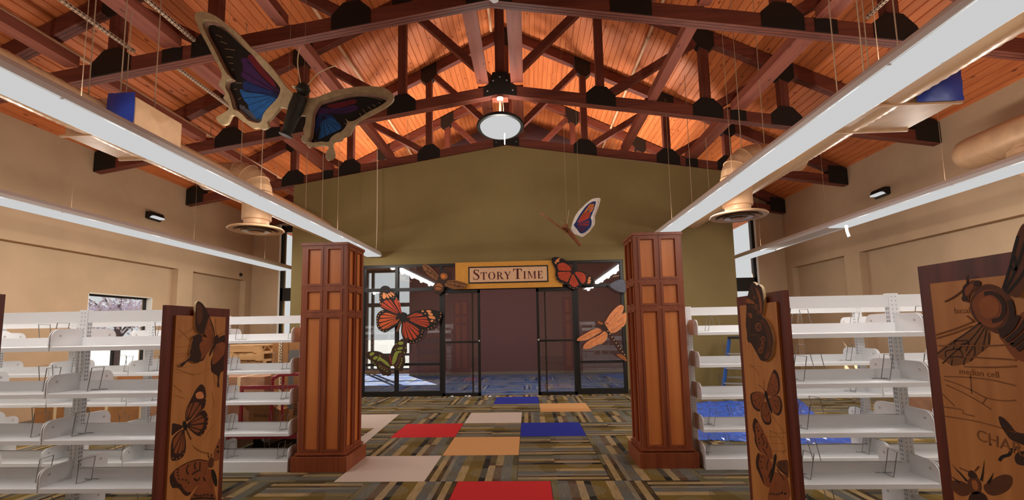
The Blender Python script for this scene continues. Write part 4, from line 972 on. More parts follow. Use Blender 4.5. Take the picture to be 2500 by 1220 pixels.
A.shape([(1100, 830), (1150, 780), (1250, 800), (1260, 900), (1130, 900)], 'sepia_dark'); A.dots([(880, 720)], 'sepia_mid', 12)
for w_ in ([(675, 1080), (620, 1050), (540, 1045), (515, 1050), (520, 1100), (560, 1150), (620, 1185), (690, 1170), (700, 1130)], [(820, 1090), (880, 1050), (940, 1010), (1010, 990), (1070, 1005), (1080, 1060), (1050, 1120), (980, 1165), (900, 1180), (840, 1150)]): A.shape(w_, 'sepia_mid')
A.up(); A.shape([(690, 1190), (730, 1150), (800, 1150), (850, 1200), (860, 1300), (800, 1400), (720, 1390), (680, 1290)], 'sepia_dark'); A.shape([(680, 1040), (740, 1005), (790, 1050), (800, 1120), (780, 1160), (720, 1165), (680, 1110)], 'sepia_mid'); A.up()
A.shape([(715, 1050), (750, 1045), (775, 1090), (765, 1130), (730, 1120)], 'bronze'); A.shape([(680, 985), (700, 955), (730, 960), (760, 1000), (755, 1020), (700, 1020)], 'sepia_dark')
for l in ([(670, 1050), (620, 990), (570, 940), (535, 895)], [(800, 1045), (815, 970), (828, 860)], [(600, 1060), (560, 1030), (530, 1005)], [(860, 1070), (890, 1020), (910, 975)]): A.line(l, 'ink_black', 20, 4, True)
A.line([(690, 965), (650, 950), (605, 930)], 'sepia_mid', 9); A.line([(740, 960), (780, 915)], 'sepia_mid', 9)
A.done('printed_small_bee', s3)
# ================================================================== LETTERING
def text(name, body, o, u, v, size, mat, parent, off=.0012, align='LEFT'):
    """flat lettering: o lower-left point, u right, v up"""
    cu = bpy.data.curves.new(name, 'FONT'); cu.body = body; cu.size = size; cu.align_x = align; cu.resolution_u = 3
    tmp = bpy.data.objects.new(name, cu); COL.objects.link(tmp)
    dg = bpy.context.evaluated_depsgraph_get(); me = bpy.data.meshes.new_from_object(tmp.evaluated_get(dg))
    bpy.data.objects.remove(tmp); u = Vector(u).normalized(); v = Vector(v).normalized(); n = u.cross(v)
    mb = MB(); mb.add([Vector(o)+u*q.co.x+v*q.co.y+n*off for q in me.vertices], [tuple(p.vertices) for p in me.polygons])
    return obj(name, mb, mat, parent)
text('lettering', 'basal', at_x(2180+555/3.697, 570+722/3.697, XF), (0, -1, 0), (0, 0, 1), .034, 'sepia_line', s3)
text('lettering', 'median cell', at_x(2180+600/3.697, 890+82/3.697, XF), (0, -1, 0), (0, 0, 1), .034, 'sepia_line', s3)
text('lettering', 'CHARACTERS', at_x(2180+752/3.697, 890+672/3.697, XF), (0, -1, -.12), (0, -.1, 1), .06, 'sepia_line', s3)
# ================================================================== SHOP-FRONT SIGN AND CUT-OUTS
SY = 10.225
p0 = at_y(1111.5, 641.8, SY); p1 = at_y(1371.5, 637, SY); zb = at_y(1111.5, 705.7, SY).z; zt = 3.035
t = thing('story_sign', 'gold sign board reading STORY TIME over the sliding doors', 'sign', ((p0.x+p1.x)/2, SY, zb))
obj('board', MB().box(p0.x, p1.x, SY, SY+.025, zb, zt), 'sign_gold', t)
a = at_y(1143.6, 673, SY).x; b_ = at_y(1338.5, 668, SY).x; z0, z1 = zt-.495, zt-.105
obj('border', MB().box(a, b_, SY-.008, SY, z0, z1), 'plate_black', t); obj('plaque', MB().box(a+.03, b_-.03, SY-.011, SY-.008, z0+.03, z1-.03), 'sign_pale', t)
def glyph(ch, mb, x, y, h, P):
    """serif capital from strokes; returns advance"""
    q = lambda *pts: mb.slab([[P(x+a*h, y+b_*h) for a, b_ in pts]], (0, -1, 0), 0, 0)
    r = lambda a, b_, c, d: q((a, c), (b_, c), (b_, d), (a, d))
    if ch == 'I': r(.1, .26, 0, 1); r(.02, .34, 0, .05); r(.02, .34, .95, 1); return .44
    if ch == 'T': r(.31, .48, 0, 1); r(.21, .58, 0, .05); r(.02, .77, .93, 1); q((.02, .72), (.06, .72), (.13, .93), (.02, .95)); q((.77, .72), (.73, .72), (.66, .93), (.77, .95)); return .82
    if ch == 'E': r(.1, .26, 0, 1); r(.02, .6, 0, .06); r(.02, .58, .94, 1); r(.2, .46, .48, .54); q((.62, .25), (.58, .25), (.5, .06), (.6, .0)); q((.6, .75), (.56, .75), (.48, .94), (.58, 1)); r(.42, .46, .4, .62); return .70
    if ch == 'M':
        r(.09, .15, 0, 1); r(.02, .24, 0, .05); r(.02, .2, .95, 1); r(.78, .94, 0, 1); r(.7, 1.02, 0, .05); r(.84, 1.02, .95, 1)
        q((.08, 1), (.26, 1), (.56, .1), (.5, .02)); q((.5, .02), (.56, .16), (.84, 1), (.78, 1)); return 1.08
    if ch == 'Y': r(.3, .46, 0, .45); r(.2, .56, 0, .05); q((.04, 1), (.22, 1), (.46, .45), (.32, .4)); q((.66, 1), (.74, 1), (.44, .4), (.38, .45)); r(-.02, .3, .95, 1); r(.56, .8, .95, 1); return .80
    def arc(cx, cy, rx, ry, a0, a1, wt, n=14):
        pts = [(cx+rx*math.cos(a0+(a1-a0)*i/n), cy+ry*math.sin(a0+(a1-a0)*i/n), wt(a0+(a1-a0)*i/n)) for i in range(n+1)]
        for i in range(n):
            (xa, ya, wa), (xb, yb, wb) = pts[i], pts[i+1]
            f = lambda px, py, w_: (cx+(px-cx)*(1-w_/rx), cy+(py-cy)*(1-min(.9, w_*.55/ry)))
            q((xa, ya), (xb, yb), f(xb, yb, wb), f(xa, ya, wa))
    if ch == 'O': arc(.44, .5, .42, .52, 0, 2*math.pi, lambda a: .06+.12*abs(math.cos(a)), 26); return .93
    if ch == 'R': r(.1, .26, 0, 1); r(.02, .36, 0, .05); r(.02, .3, .95, 1); arc(.3, .74, .34, .26, -math.pi/2, math.pi/2, lambda a: .05+.11*abs(math.cos(a))); r(.2, .32, .94, 1); r(.2, .34, .46, .53); q((.34, .5), (.48, .5), (.82, .03), (.62, .0)); r(.62, .86, 0, .045); return .84
    if ch == 'S':
        mid = [(.52, .84, .06), (.42, .95, .07), (.3, .98, .07), (.17, .93, .1), (.11, .81, .13), (.16, .68, .16), (.3, .57, .17), (.44, .45, .17), (.52, .31, .15), (.5, .16, .11), (.4, .05, .08), (.26, .02, .07), (.13, .07, .06), (.06, .2, .05)]
        k = len(mid)
        for i in range(k-1):
            n = []
            for j in (i, i+1):
                dx = mid[min(j+1, k-1)][0]-mid[max(j-1, 0)][0]; dy = mid[min(j+1, k-1)][1]-mid[max(j-1, 0)][1]; l = math.hypot(dx, dy); n.append((-dy/l*mid[j][2]/2, dx/l*mid[j][2]/2))
            q((mid[i][0]+n[0][0], mid[i][1]+n[0][1]), (mid[i+1][0]+n[1][0], mid[i+1][1]+n[1][1]), (mid[i+1][0]-n[1][0], mid[i+1][1]-n[1][1]), (mid[i][0]-n[0][0], mid[i][1]-n[0][1]))
        r(.5, .54, .72, 1); r(.05, .09, .0, .3); return .62
    return .3
mb = MB(); P = lambda x, z: Vector((x, SY-.0122, z)); x = a+.10; zb_ = z0+.085; W_ = b_-a-.20
seq = [('S', .235), ('T', .172), ('O', .172), ('R', .172), ('Y', .172), (' ', .05), ('T', .235), ('I', .172), ('M', .172), ('E', .172)]
dummy = MB(); tot = sum(h*glyph(c, dummy, 0, 0, h, P)+.012 for c, h in seq); kx = W_/tot
x = 0
PX = lambda xx, z: Vector((a+.10+xx*kx, SY-.0122, z))
for c, h in seq: x += h*glyph(c, mb, x, zb_, h, PX)+.012
obj('lettering', mb, 'maroon_ink', t)
CYF = 10.175
def cutout(name, label, outlines, org, art, t_=.02, Yp=CYF):
    mpp = crop(*org, lambda x, y: at_y(x, y, Yp)); b = MB()
    t = thing(name, label, 'wall decoration', at_y(org[0]+outlines[0][0][0]/org[2], org[1]+outlines[0][0][1]/org[2], Yp), 'insect cut-outs on the shop front')
    for i, o in enumerate(outlines): b.slab([smooth(mpp(o), 4)], (0, -1, 0), t_-.0004*i, -.0004*i)
    obj('board', b, 'ink_black' if 'drag' not in name else 'bronze', t)
    A = Art(mpp, (0, -1, 0), 10.2/F_PX/org[2]); art(A); A.done('print', t)
    ms = MB(); c = mpp([outlines[0][len(outlines[0])//2]])[0]; c = mpp([outlines[-1][0]])[0]; ms.box(c.x-.02, c.x+.02, Yp+t_, Yp+.19, c.z-.02, c.z+.02); obj('standoff', ms, 'black_metal', t)
    return t
LF = [(610, 1010), (600, 930), (580, 830), (540, 740), (480, 660), (440, 630), (420, 605), (360, 592), (310, 615), (285, 670), (280, 760), (285, 830), (290, 900), (340, 945), (450, 985), (560, 1020)]
LH = [(610, 1060), (500, 1000), (400, 960), (330, 955), (270, 990), (240, 1040), (235, 1100), (240, 1169), (255, 1219), (300, 1264), (370, 1289), (440, 1249), (520, 1199), (590, 1140)]
RF_ = [(660, 1050), (760, 1000), (850, 965), (960, 945), (1080, 950), (1180, 975), (1215, 1020), (1200, 1080), (1170, 1140), (1130, 1180), (1080, 1230), (1000, 1255), (940, 1250), (860, 1190), (760, 1110)]
RH_ = [(630, 1090), (700, 1130), (800, 1160), (880, 1200), (940, 1250), (930, 1330), (900, 1390), (850, 1430), (790, 1455), (720, 1450), (650, 1400), (620, 1340), (605, 1270), (610, 1180)]
def monarch(A):
    A.up()
    wing_cells(A, (620, 1040), [(598, 850), (545, 760), (480, 820)], 'deep_orange', .12, .92); wing_cells(A, (620, 1050), [(455, 800), (400, 790), (320, 830), (300, 880), (300, 905)], 'deep_orange', .2, .95)
    wing_cells(A, (600, 1060), [(440, 1000), (390, 985), (310, 1020), (275, 1080), (270, 1150), (290, 1220), (350, 1250), (440, 1210), (560, 1130)], 'orange', .2, .95)
    wing_cells(A, (660, 1075), [(800, 1000), (900, 1000), (940, 1040)], 'deep_orange', .12, .97); wing_cells(A, (670, 1080), [(980, 1050), (1000, 1100), (1030, 1150), (1020, 1190), (960, 1215), (880, 1170)], 'deep_orange', .16, .97)
    wing_cells(A, (640, 1100), [(790, 1180), (870, 1230), (890, 1290), (860, 1360), (800, 1410), (720, 1405), (650, 1370), (620, 1290)], 'deep_orange', .12, .93); A.up()
    for p in ([(335, 700), (365, 700), (385, 740), (370, 785), (335, 780), (330, 740)], [(375, 720), (400, 715), (430, 770), (415, 778), (390, 760)], [(410, 715), (435, 705), (470, 750), (455, 762)], [(440, 695), (465, 690), (500, 735), (490, 745)], [(475, 700), (490, 700), (510, 735), (505, 740)],
              [(980, 960), (1040, 958), (1055, 985), (1010, 995)], [(1005, 1000), (1060, 1000), (1080, 1030), (1030, 1035)], [(1010, 1045), (1090, 1045), (1118, 1085), (1080, 1090), (1030, 1075)], [(1040, 1110), (1080, 1100), (1085, 1120), (1060, 1135)], [(910, 965), (940, 960), (945, 980), (915, 985)], [(955, 1000), (975, 1000), (970, 1015), (955, 1012)]): A.shape(p, 'peach', 3)
    A.dots([(310, 740), (295, 700), (295, 780), (292, 830), (300, 860), (490, 770), (535, 780), (560, 830), (250, 1080), (250, 1120), (256, 1160), (270, 1200), (265, 1040), (290, 1005), (330, 975), (300, 1240), (340, 1265), (390, 1265), (1195, 1000), (1195, 1050), (1170, 1100), (1110, 1130), (1100, 1190), (1060, 1220), (1010, 1235), (915, 1290), (905, 1340), (880, 1390), (840, 1415), (790, 1435), (740, 1435), (690, 1420), (925, 1260)], 'peach', 8)
    A.shape([(650, 1005), (685, 1015), (682, 1060), (640, 1120), (600, 1130), (602, 1060)], 'ink_black'); A.line([(605, 1125), (570, 1200), (545, 1275)], 'brown_mid', 34)
cutout('monarch_cutout', 'orange monarch butterfly cut-out with spread wings on the left window', [LF, LH, RF_, RH_, [(600, 1030), (660, 1030), (780, 1070), (800, 1150), (700, 1160), (620, 1130), (580, 1080)], [(560, 1000), (680, 1000), (690, 1080), (610, 1150), (560, 1290), (525, 1295), (560, 1180)]], (880, 600, 6.1), monarch)
ML = [(430, 470), (400, 480), (350, 450), (290, 420), (220, 405), (150, 408), (90, 430), (60, 465), (100, 510), (140, 540), (170, 580), (230, 620), (250, 670), (280, 700), (310, 740), (340, 770), (380, 765), (415, 780), (460, 745), (445, 690), (450, 620), (462, 560)]
MR = [(440, 480), (455, 420), (480, 350), (530, 290), (590, 240), (650, 215), (710, 215), (715, 260), (690, 300), (690, 370), (690, 420), (660, 470), (665, 540), (660, 590), (640, 640), (615, 710), (570, 690), (530, 690), (500, 640), (470, 600), (450, 530)]
def malachite(A):
    A.shape(ML, 'brown_dark'); A.shape(MR, 'brown_dark'); A.up()
    for p in ([(140, 440), (175, 425), (210, 430), (195, 460), (160, 480), (140, 470)], [(190, 505), (230, 480), (260, 490), (240, 525), (200, 535)], [(280, 490), (330, 520), (400, 570), (445, 640), (380, 610), (300, 550), (250, 555)], [(560, 280), (600, 262), (640, 275), (625, 310), (575, 310)], [(555, 360), (620, 345), (630, 365), (610, 385), (555, 385)], [(520, 420), (560, 405), (610, 410), (605, 428), (565, 440), (535, 540), (490, 610), (470, 580), (480, 510)]): A.shape(p, 'green_spot', 3)
    A.line([(270, 600), (330, 640), (420, 680)], 'brown_mid', 14); A.line([(600, 450), (570, 560), (520, 650)], 'brown_mid', 14)
    A.dots([(290, 640), (320, 665), (355, 685), (395, 710), (150, 545), (190, 575), (215, 605), (615, 520), (615, 550), (605, 585), (590, 615), (575, 650), (670, 360), (655, 430), (535, 300), (520, 385), (292, 472)], 'green_spot', 11)
    A.shape([(425, 465), (440, 470), (470, 590), (482, 625), (465, 620), (440, 540)], 'crimson')
cutout('malachite_cutout', 'dark brown and green butterfly cut-out low on the left window', [ML, MR], (880, 790, 6.1), malachite, .018, CYF-.03)
BW1 = [(1190, 470), (1130, 400), (1080, 350), (1020, 295), (960, 275), (925, 290), (930, 330), (970, 390), (1020, 440), (1080, 480), (1150, 510)]
BW2 = [(1270, 530), (1350, 510), (1430, 515), (1510, 535), (1570, 555), (1590, 585), (1560, 620), (1480, 640), (1400, 645), (1320, 620), (1250, 580)]
BB = [(1230, 370), (1280, 350), (1305, 370), (1320, 430), (1310, 490), (1270, 550), (1245, 600), (1240, 660), (1205, 705), (1160, 722), (1100, 705), (1070, 650), (1075, 610), (1110, 560), (1145, 520), (1150, 480), (1190, 410)]
def bee(A):
    A.shape(BW1, 'bee_wing'); A.shape(BW2, 'bee_wing'); A.up()
    for l in ([(1180, 470), (1060, 370), (950, 290)], [(1150, 480), (1060, 410), (960, 370)], [(1060, 370), (1050, 420), (1010, 400)], [(1110, 420), (1100, 470)], [(1270, 550), (1400, 530), (1580, 580)], [(1290, 570), (1400, 590), (1540, 615)], [(1400, 530), (1410, 590), (1480, 620)], [(1480, 545), (1470, 600)], [(960, 290), (1000, 330), (1000, 400)]): A.line(l, 'brown_dark', 9)
    A.up(); A.shape(BB, 'brown_dark'); A.up()
    A.shape([(1190, 430), (1220, 405), (1265, 410), (1295, 440), (1290, 480), (1250, 500), (1205, 490)], 'bronze'); A.shape([(1110, 590), (1150, 555), (1200, 565), (1225, 610), (1200, 650), (1140, 650), (1105, 630)], 'bronze'); A.up()
    A.shape([(1215, 440), (1240, 430), (1262, 450), (1250, 478), (1222, 474)], 'amber'); A.line([(1105, 615), (1160, 605), (1230, 630)], 'brown_dark', 12); A.line([(1085, 660), (1150, 660), (1230, 670)], 'brown_mid', 14)
cutout('bee_cutout', 'brown bee cut-out overlapping the left end of the gold sign', [BB, BW1, BW2], (880, 600, 6.1), bee, .02, CYF-.02)
NL = [(1080, 380), (1055, 310), (1010, 240), (960, 200), (900, 175), (830, 165), (780, 180), (775, 230), (800, 290), (830, 350), (830, 440), (850, 500), (900, 540), (960, 560), (1010, 575), (1060, 480)]
NR = [(1100, 375), (1180, 370), (1260, 395), (1330, 430), (1390, 490), (1420, 560), (1370, 590), (1300, 590), (1230, 580), (1180, 520), (1120, 440)]
NH = [(1085, 390), (1050, 480), (1010, 575), (1040, 620), (1100, 650), (1160, 635), (1225, 580), (1170, 490), (1110, 400)]
def monarch2(A):
    A.up(); wing_cells(A, (1085, 375), [(1040, 300), (960, 250), (900, 255), (860, 280), (865, 325), (875, 365)], 'deep_orange', .1, .97, .05)
    wing_cells(A, (1080, 385), [(870, 385), (868, 440), (890, 490), (940, 515), (980, 530), (1010, 540)], 'deep_orange', .12, .97, .07)
    wing_cells(A, (1100, 385), [(1190, 385), (1260, 410), (1290, 470), (1270, 550), (1225, 560)], 'deep_orange', .1, .97, .05)
    wing_cells(A, (1090, 395), [(1030, 555), (1065, 590), (1100, 615), (1145, 605), (1180, 570)], 'deep_orange', .12, .97, .07); A.up()
    for p in ([(835, 215), (880, 185), (910, 185), (850, 225)], [(815, 240), (880, 215), (885, 235), (830, 248)], [(820, 258), (845, 250), (840, 272)], [(1335, 455), (1360, 480), (1330, 500), (1318, 480)], [(1310, 500), (1345, 500), (1360, 520), (1320, 540)], [(1300, 545), (1345, 530), (1350, 555), (1310, 562)]): A.shape(p, 'peach', 3)
    A.dots([(800, 300), (845, 470), (870, 520), (940, 550), (1050, 610), (1100, 635), (1150, 622), (1300, 430), (1400, 560)], 'peach', 6)
    A.dots([(1095, 380)], 'ink_black', 34); A.dots([(1107, 335)], 'ink_black', 20)
cutout('monarch_cutout', 'orange monarch butterfly cut-out overlapping the right end of the gold sign', [NL, NH, NR, [(1070, 400), (1075, 340), (1095, 310), (1120, 330), (1125, 380), (1110, 410)]], (1220, 600, 6.1), monarch2)
DW = [[(1470, 70), (1380, 90), (1290, 140), (1200, 190), (1155, 230), (1155, 255), (1200, 252), (1280, 245), (1350, 220), (1430, 170), (1520, 110)], [(1560, 110), (1480, 170), (1380, 220), (1300, 270), (1255, 320), (1240, 360), (1280, 375), (1350, 365), (1440, 320), (1530, 290), (1590, 230), (1605, 150)],
      [(1550, 20), (1580, -39), (1640, -139), (1720, -229), (1790, -279), (1840, -269), (1845, -219), (1820, -149), (1760, -69), (1680, -9), (1600, 50)], [(1590, 40), (1650, -20), (1720, -80), (1800, -130), (1880, -165), (1885, -60), (1860, 20), (1800, 70), (1740, 120), (1660, 140), (1610, 110)]]
DB = [(1465, -20), (1490, -45), (1530, -35), (1560, 0), (1595, 50), (1625, 100), (1690, 190), (1760, 285), (1840, 395), (1890, 460), (1880, 500), (1820, 420), (1740, 310), (1660, 210), (1590, 130), (1530, 80), (1490, 30)]
def dragonfly(A):
    for w_ in DW: A.shape(w_, 'peach'); A.up()
    for l in ([(1530, 90), (1350, 150), (1165, 240)], [(1590, 140), (1420, 240), (1260, 350)], [(1560, 30), (1700, -110), (1830, -260)], [(1600, 60), (1720, -10), (1880, -120)], [(1640, 110), (1740, 60), (1850, -20)]): A.line(l, 'orange', 6)
    A.up(); A.shape(DB, 'brown_dark', 3); A.shape([(1740, 460), (1780, 450), (1830, 460), (1880, 510), (1890, 560), (1830, 530), (1780, 500)], 'bronze'); A.up(); A.dots([(1480, -20), (1515, -5)], 'bronze', 22)
    for k in range(9): A.dots([lerp2((1610, 110), (1860, 460), k/8)], 'sign_pale', 9)
    for l in ([(1500, 40), (1450, 50), (1420, 40)], [(1540, 60), (1500, 110)], [(1560, 0), (1600, -10), (1620, 20)]): A.line(l, 'brown_dark', 6)
cutout('dragonfly_cutout', 'pale orange dragonfly cut-out beside the right brown pillar', [DB]+DW, (1220, 790, 6.1), dragonfly)
cutout('paper_cutout', 'plain grey rounded cut-out half hidden by the right brown pillar', [[(1630, 590), (1680, 540), (1760, 505), (1860, 510), (1880, 680), (1790, 690), (1700, 650)]], (1220, 600, 6.1), lambda A: A.shape([(1635, 590), (1680, 545), (1760, 510), (1855, 515), (1875, 675), (1790, 685), (1700, 645)], 'wing_grey'), .012)
# ================================================================== BIG HANGING BUTTERFLY
BY = 4.85; hx = at_y(722, 270, BY).x
def tilt_pt(x, y, a):
    """point on a wing plane hinged on the body line: y = BY + a*|x-hx|"""
    d = ray(x, y); s = -1 if a[1] < 0 else 1; k = a[0]*s
    T = (BY-k*hx)/(d.y-k*d.x); return EYEV+d*T
t = thing('hanging_butterfly', 'big wooden butterfly with blue and purple wings hanging under the trusses', 'butterfly', at_y(722, 270, BY))
def big_wing(nm, org, outer, inner, a, colors, ticks, root):
    mpp = crop(*org, lambda x, y: tilt_pt(x, y, a)); s = a[1]
    e1 = Vector((1, a[0]*s, 0)).normalized(); n = Vector((e1.y, -e1.x, 0)); n = n if n.y < 0 else -n
    n = Vector((a[0]*s, -1, 0)).normalized()
    O = smooth(mpp(outer), 4); I = smooth(mpp(inner), 4)
    w_ = obj(nm, MB().slab([O, I], n, .035, 0), 'raw_mdf', t)
    I2 = smooth(mpp(inner), 4); c = sum(I2, Vector())/len(I2); back = [c+(p-c)*1.08 for p in I2]
    mid = [c+(p-c)*.955 for p in I2]
    obj('inner_rim', MB().slab([[c+(p-c)*1.06 for p in I2], mid], n, .03, -.036), 'mdf_pink', w_)
    obj('back_panel', MB().slab([back], n, .012, -.066), 'wing_black', w_)
    A = Art(lambda pts: [p-n*.066 for p in mpp(pts)], n, BY/F_PX/org[2])
    A.up()
    for m, p in colors: A.shape(p, m, 4); A.up()
    A.up()
    for e in ticks[1]: A.line([root, lerp2(root, e, .5), e], 'wing_black', 5)
    for q in ticks[0]: A.line(q, 'edge_cream', 3)
    A.done('painted_wing', w_)
OUTL = [(75, 45), (130, 32), (200, 45), (290, 90), (380, 160), (480, 240), (600, 370), (700, 460), (800, 560), (880, 660), (960, 770), (1040, 855), (1050, 960), (1000, 1000), (920, 980), (880, 1020), (830, 1080), (780, 1130), (790, 1170), (740, 1200), (690, 1185), (640, 1190), (580, 1150), (520, 1110), (470, 1070), (430, 1060), (405, 1100), (380, 1145), (330, 1155), (285, 1120), (280, 1080), (330, 1050), (390, 1010), (405, 960), (370, 920), (345, 890), (365, 850), (330, 800), (300, 760), (320, 710), (330, 670), (320, 620), (280, 540), (230, 450), (180, 350), (140, 280), (110, 220), (75, 130), (62, 80)]
INL = [(150, 115), (200, 112), (280, 130), (340, 170), (430, 250), (520, 340), (620, 440), (700, 540), (790, 640), (870, 730), (912, 800), (890, 880), (840, 940), (780, 1000), (740, 1060), (725, 1120), (690, 1140), (640, 1130), (590, 1110), (540, 1060), (490, 1020), (445, 1000), (425, 930), (400, 850), (367, 785), (375, 715), (425, 695), (380, 645), (340, 580), (310, 520), (260, 420), (220, 340), (180, 270), (150, 200), (138, 150)]
big_wing('left_wing', (460, 20, 4.067), OUTL, INL, (.22, -1), [
    ('wing_purple', [(480, 470), (560, 480), (640, 600), (720, 690), (850, 780), (870, 840), (760, 790), (640, 740), (540, 690), (480, 640), (500, 560)]),
    ('wing_red', [(545, 450), (600, 430), (660, 520), (740, 620), (800, 690), (835, 755), (780, 730), (700, 660), (640, 590), (590, 520)]),
    ('wing_navy', [(520, 690), (650, 745), (800, 800), (870, 860), (830, 900), (700, 850), (560, 800), (500, 770)]),
    ('wing_grey', [(470, 930), (560, 990), (640, 1020), (740, 1000), (800, 950), (760, 1030), (715, 1110), (640, 1115), (560, 1070), (480, 1010)]),
    ('wing_blue', [(470, 780), (560, 810), (700, 830), (830, 870), (840, 905), (780, 950), (740, 1000), (700, 1060), (640, 1080), (605, 1030), (560, 980), (545, 930), (500, 870)])],
    ([[(230, 235), (265, 245), (295, 262)], [(275, 300), (310, 312), (340, 325)], [(320, 375), (370, 380), (420, 388)], [(335, 455), (370, 455), (400, 462)], [(360, 515), (405, 518)], [(385, 580), (410, 582)], [(425, 715), (490, 716)], [(410, 780), (440, 775)], [(450, 885), (480, 865)], [(490, 975), (520, 945)], [(230, 140), (330, 190), (450, 300), (570, 410)]],
     [(480, 800), (500, 870), (545, 940), (590, 1010), (640, 1085), (710, 1060), (520, 700), (500, 600), (540, 500)]), (870, 830))
OUTR = [(310, 560), (365, 565), (450, 560), (540, 525), (650, 490), (770, 465), (900, 450), (1030, 450), (1130, 465), (1190, 500), (1225, 550), (1210, 600), (1150, 650), (1060, 700), (960, 750), (880, 790), (845, 830), (810, 890), (790, 930), (730, 950), (700, 985), (640, 995), (620, 1030), (630, 1080), (640, 1130), (610, 1170), (570, 1180), (545, 1150), (555, 1100), (580, 1060), (560, 1040), (500, 1035), (430, 1040), (390, 1055), (360, 1035), (345, 1010), (305, 985), (310, 950), (335, 920), (325, 880), (345, 820), (345, 740), (250, 725)]
INR = [(480, 605), (560, 580), (680, 545), (800, 520), (920, 508), (1030, 518), (1120, 540), (1168, 560), (1150, 600), (1080, 650), (980, 700), (900, 750), (830, 790), (775, 795), (745, 770), (762, 812), (740, 860), (700, 900), (650, 920), (600, 960), (575, 1000), (500, 998), (420, 1008), (372, 990), (390, 950), (400, 880), (410, 800), (415, 720), (440, 660)]
big_wing('right_wing', (660, 100, 4.066), OUTR, INR, (.12, 1), [
    ('wing_purple', [(470, 640), (620, 640), (820, 610), (850, 650), (740, 690), (560, 700), (450, 720)]), ('wing_red', [(540, 610), (700, 575), (820, 550), (840, 580), (780, 610), (620, 640)]),
    ('wing_navy', [(450, 720), (560, 700), (640, 760), (560, 790), (480, 800), (440, 900), (425, 840)]), ('wing_blue', [(480, 790), (560, 740), (640, 770), (690, 835), (620, 880), (560, 905), (490, 940), (460, 950), (475, 860)])],
    ([[(870, 520), (990, 530), (1100, 565)], [(1060, 580), (1082, 600)], [(1000, 605), (1035, 622)], [(955, 625), (990, 650)], [(905, 655), (935, 690)], [(870, 690), (890, 715)], [(720, 790), (760, 815)], [(580, 960), (582, 985)], [(430, 960), (428, 985)], [(490, 970), (492, 992)]],
     [(470, 950), (530, 925), (590, 895), (650, 870), (690, 835), (800, 600), (830, 640)]), (500, 720))
hd = at_y(740, 218, BY-.03); tb = at_y(734, 235, BY-.03); te = at_y(698, 328, BY-.03)
obj('body', MB().tube([tb, lerp2(tb, te, 0) if False else tb.lerp(te, .3), tb.lerp(te, .7), te], [.078, .082, .064, .05], 20), 'log_dark', t, smooth=True)
obj('tail_disc', MB().lathe(te, [(.045, -.01), (.075, 0), (.075, .015), (.04, .02), (0, .02)], 24, axis=te-tb), 'log_dark', t, smooth=True)
obj('head', MB().lathe(hd, [(0, -.075), (.055, -.055), (.08, 0), (.055, .055), (0, .075)], 20, axis=(.3, -.3, .9)), 'log_dark', t, smooth=True)
obj('eye', MB().lathe(at_y(719, 212, BY), [(0, -.03), (.03, 0), (0, .03)], 12), 'raw_mdf', t, smooth=True)
for pts in (((734, 203), (727, 160), (728, 135), (733, 116)), ((751, 207), (775, 180), (800, 167), (820, 160))):
    obj('antenna', MB().tube(smooth([at_y(x, y, BY-.03) for x, y in pts], 5, False), .006, 6), 'edge_cream', t)
for px in (560, 705, 742):
    p = at_y(px, 200 if px > 600 else 60, BY+.03); obj('hanging_wire', MB().tube([p, (p.x, BY+.04, ceil_z(p.x)-.02)], .0018, 4), 'thread', t)
# ================================================================== SMALL HANGING BUTTERFLY
SBY = 8.6; mpp = crop(1300, 470, 8.714, lambda x, y: at_y(x, y, SBY)); SCS = SBY/F_PX/8.714
t = thing('hanging_butterfly', 'small hanging butterfly with one orange and plum wing before the olive wall', 'butterfly', mpp([(840, 820)])[0])
WO = [(860, 870), (820, 770), (840, 680), (880, 560), (930, 460), (1000, 370), (1080, 290), (1160, 210), (1260, 140), (1350, 115), (1430, 115), (1448, 150), (1430, 220), (1410, 290), (1380, 370), (1350, 450), (1325, 520), (1330, 590), (1320, 680), (1270, 750), (1220, 820), (1150, 880), (1080, 930), (1040, 938), (970, 910), (890, 880)]
WI = [(880, 690), (920, 620), (980, 510), (1060, 390), (1150, 280), (1240, 210), (1310, 185), (1350, 200), (1330, 280), (1300, 380), (1260, 480), (1240, 540), (1260, 600), (1250, 700), (1190, 780), (1110, 850), (1040, 870), (1000, 850), (940, 770)]
n_ = Vector((0, -1, 0)); w_ = obj('right_wing', MB().slab([smooth(mpp(WO), 4)], n_, .03, 0), 'white_print', t)
A = Art(mpp, n_, SCS); A.shape(WI, 'wing_navy'); A.up()
wing_cells(A, (900, 690), [(1100, 400), (1180, 310), (1200, 350)], 'amber', .5, .95); wing_cells(A, (900, 690), [(1200, 260), (1300, 215), (1320, 270), (1290, 360), (1270, 400)], 'amber', .66, .97)
wing_cells(A, (900, 690), [(1090, 420), (1200, 390), (1250, 430), (1235, 500), (1200, 550)], 'deep_orange', .2, .93, .08); wing_cells(A, (900, 690), [(1200, 580), (1230, 640), (1190, 720)], 'crimson', .15, .93)
wing_cells(A, (910, 700), [(1170, 720), (1130, 790), (1070, 840), (1010, 830)], 'plum', .15, .93); A.line([(1405, 170), (1385, 300), (1320, 470), (1300, 560), (1290, 680), (1180, 810), (1070, 900)], 'mdf_pink', 9)
A.done('painted_wing', w_)
hd = mpp([(700, 730)])[0]; te = mpp([(1020, 1130)])[0]
obj('body', MB().tube([hd.lerp(te, .08), hd.lerp(te, .35), hd.lerp(te, .75), te], [.028, .045, .032, .03], 14), 'twig', t, smooth=True)
obj('head', MB().lathe(hd, [(0, -.06), (.045, -.045), (.068, 0), (.045, .045), (0, .06)], 16, axis=te-hd), 'twig', t, smooth=True)
a_, b_ = mpp([(800, 900)])[0], mpp([(170, 430)])[0]; L_ = b_-a_; dp = Vector((.10, .95, .19)).normalized()
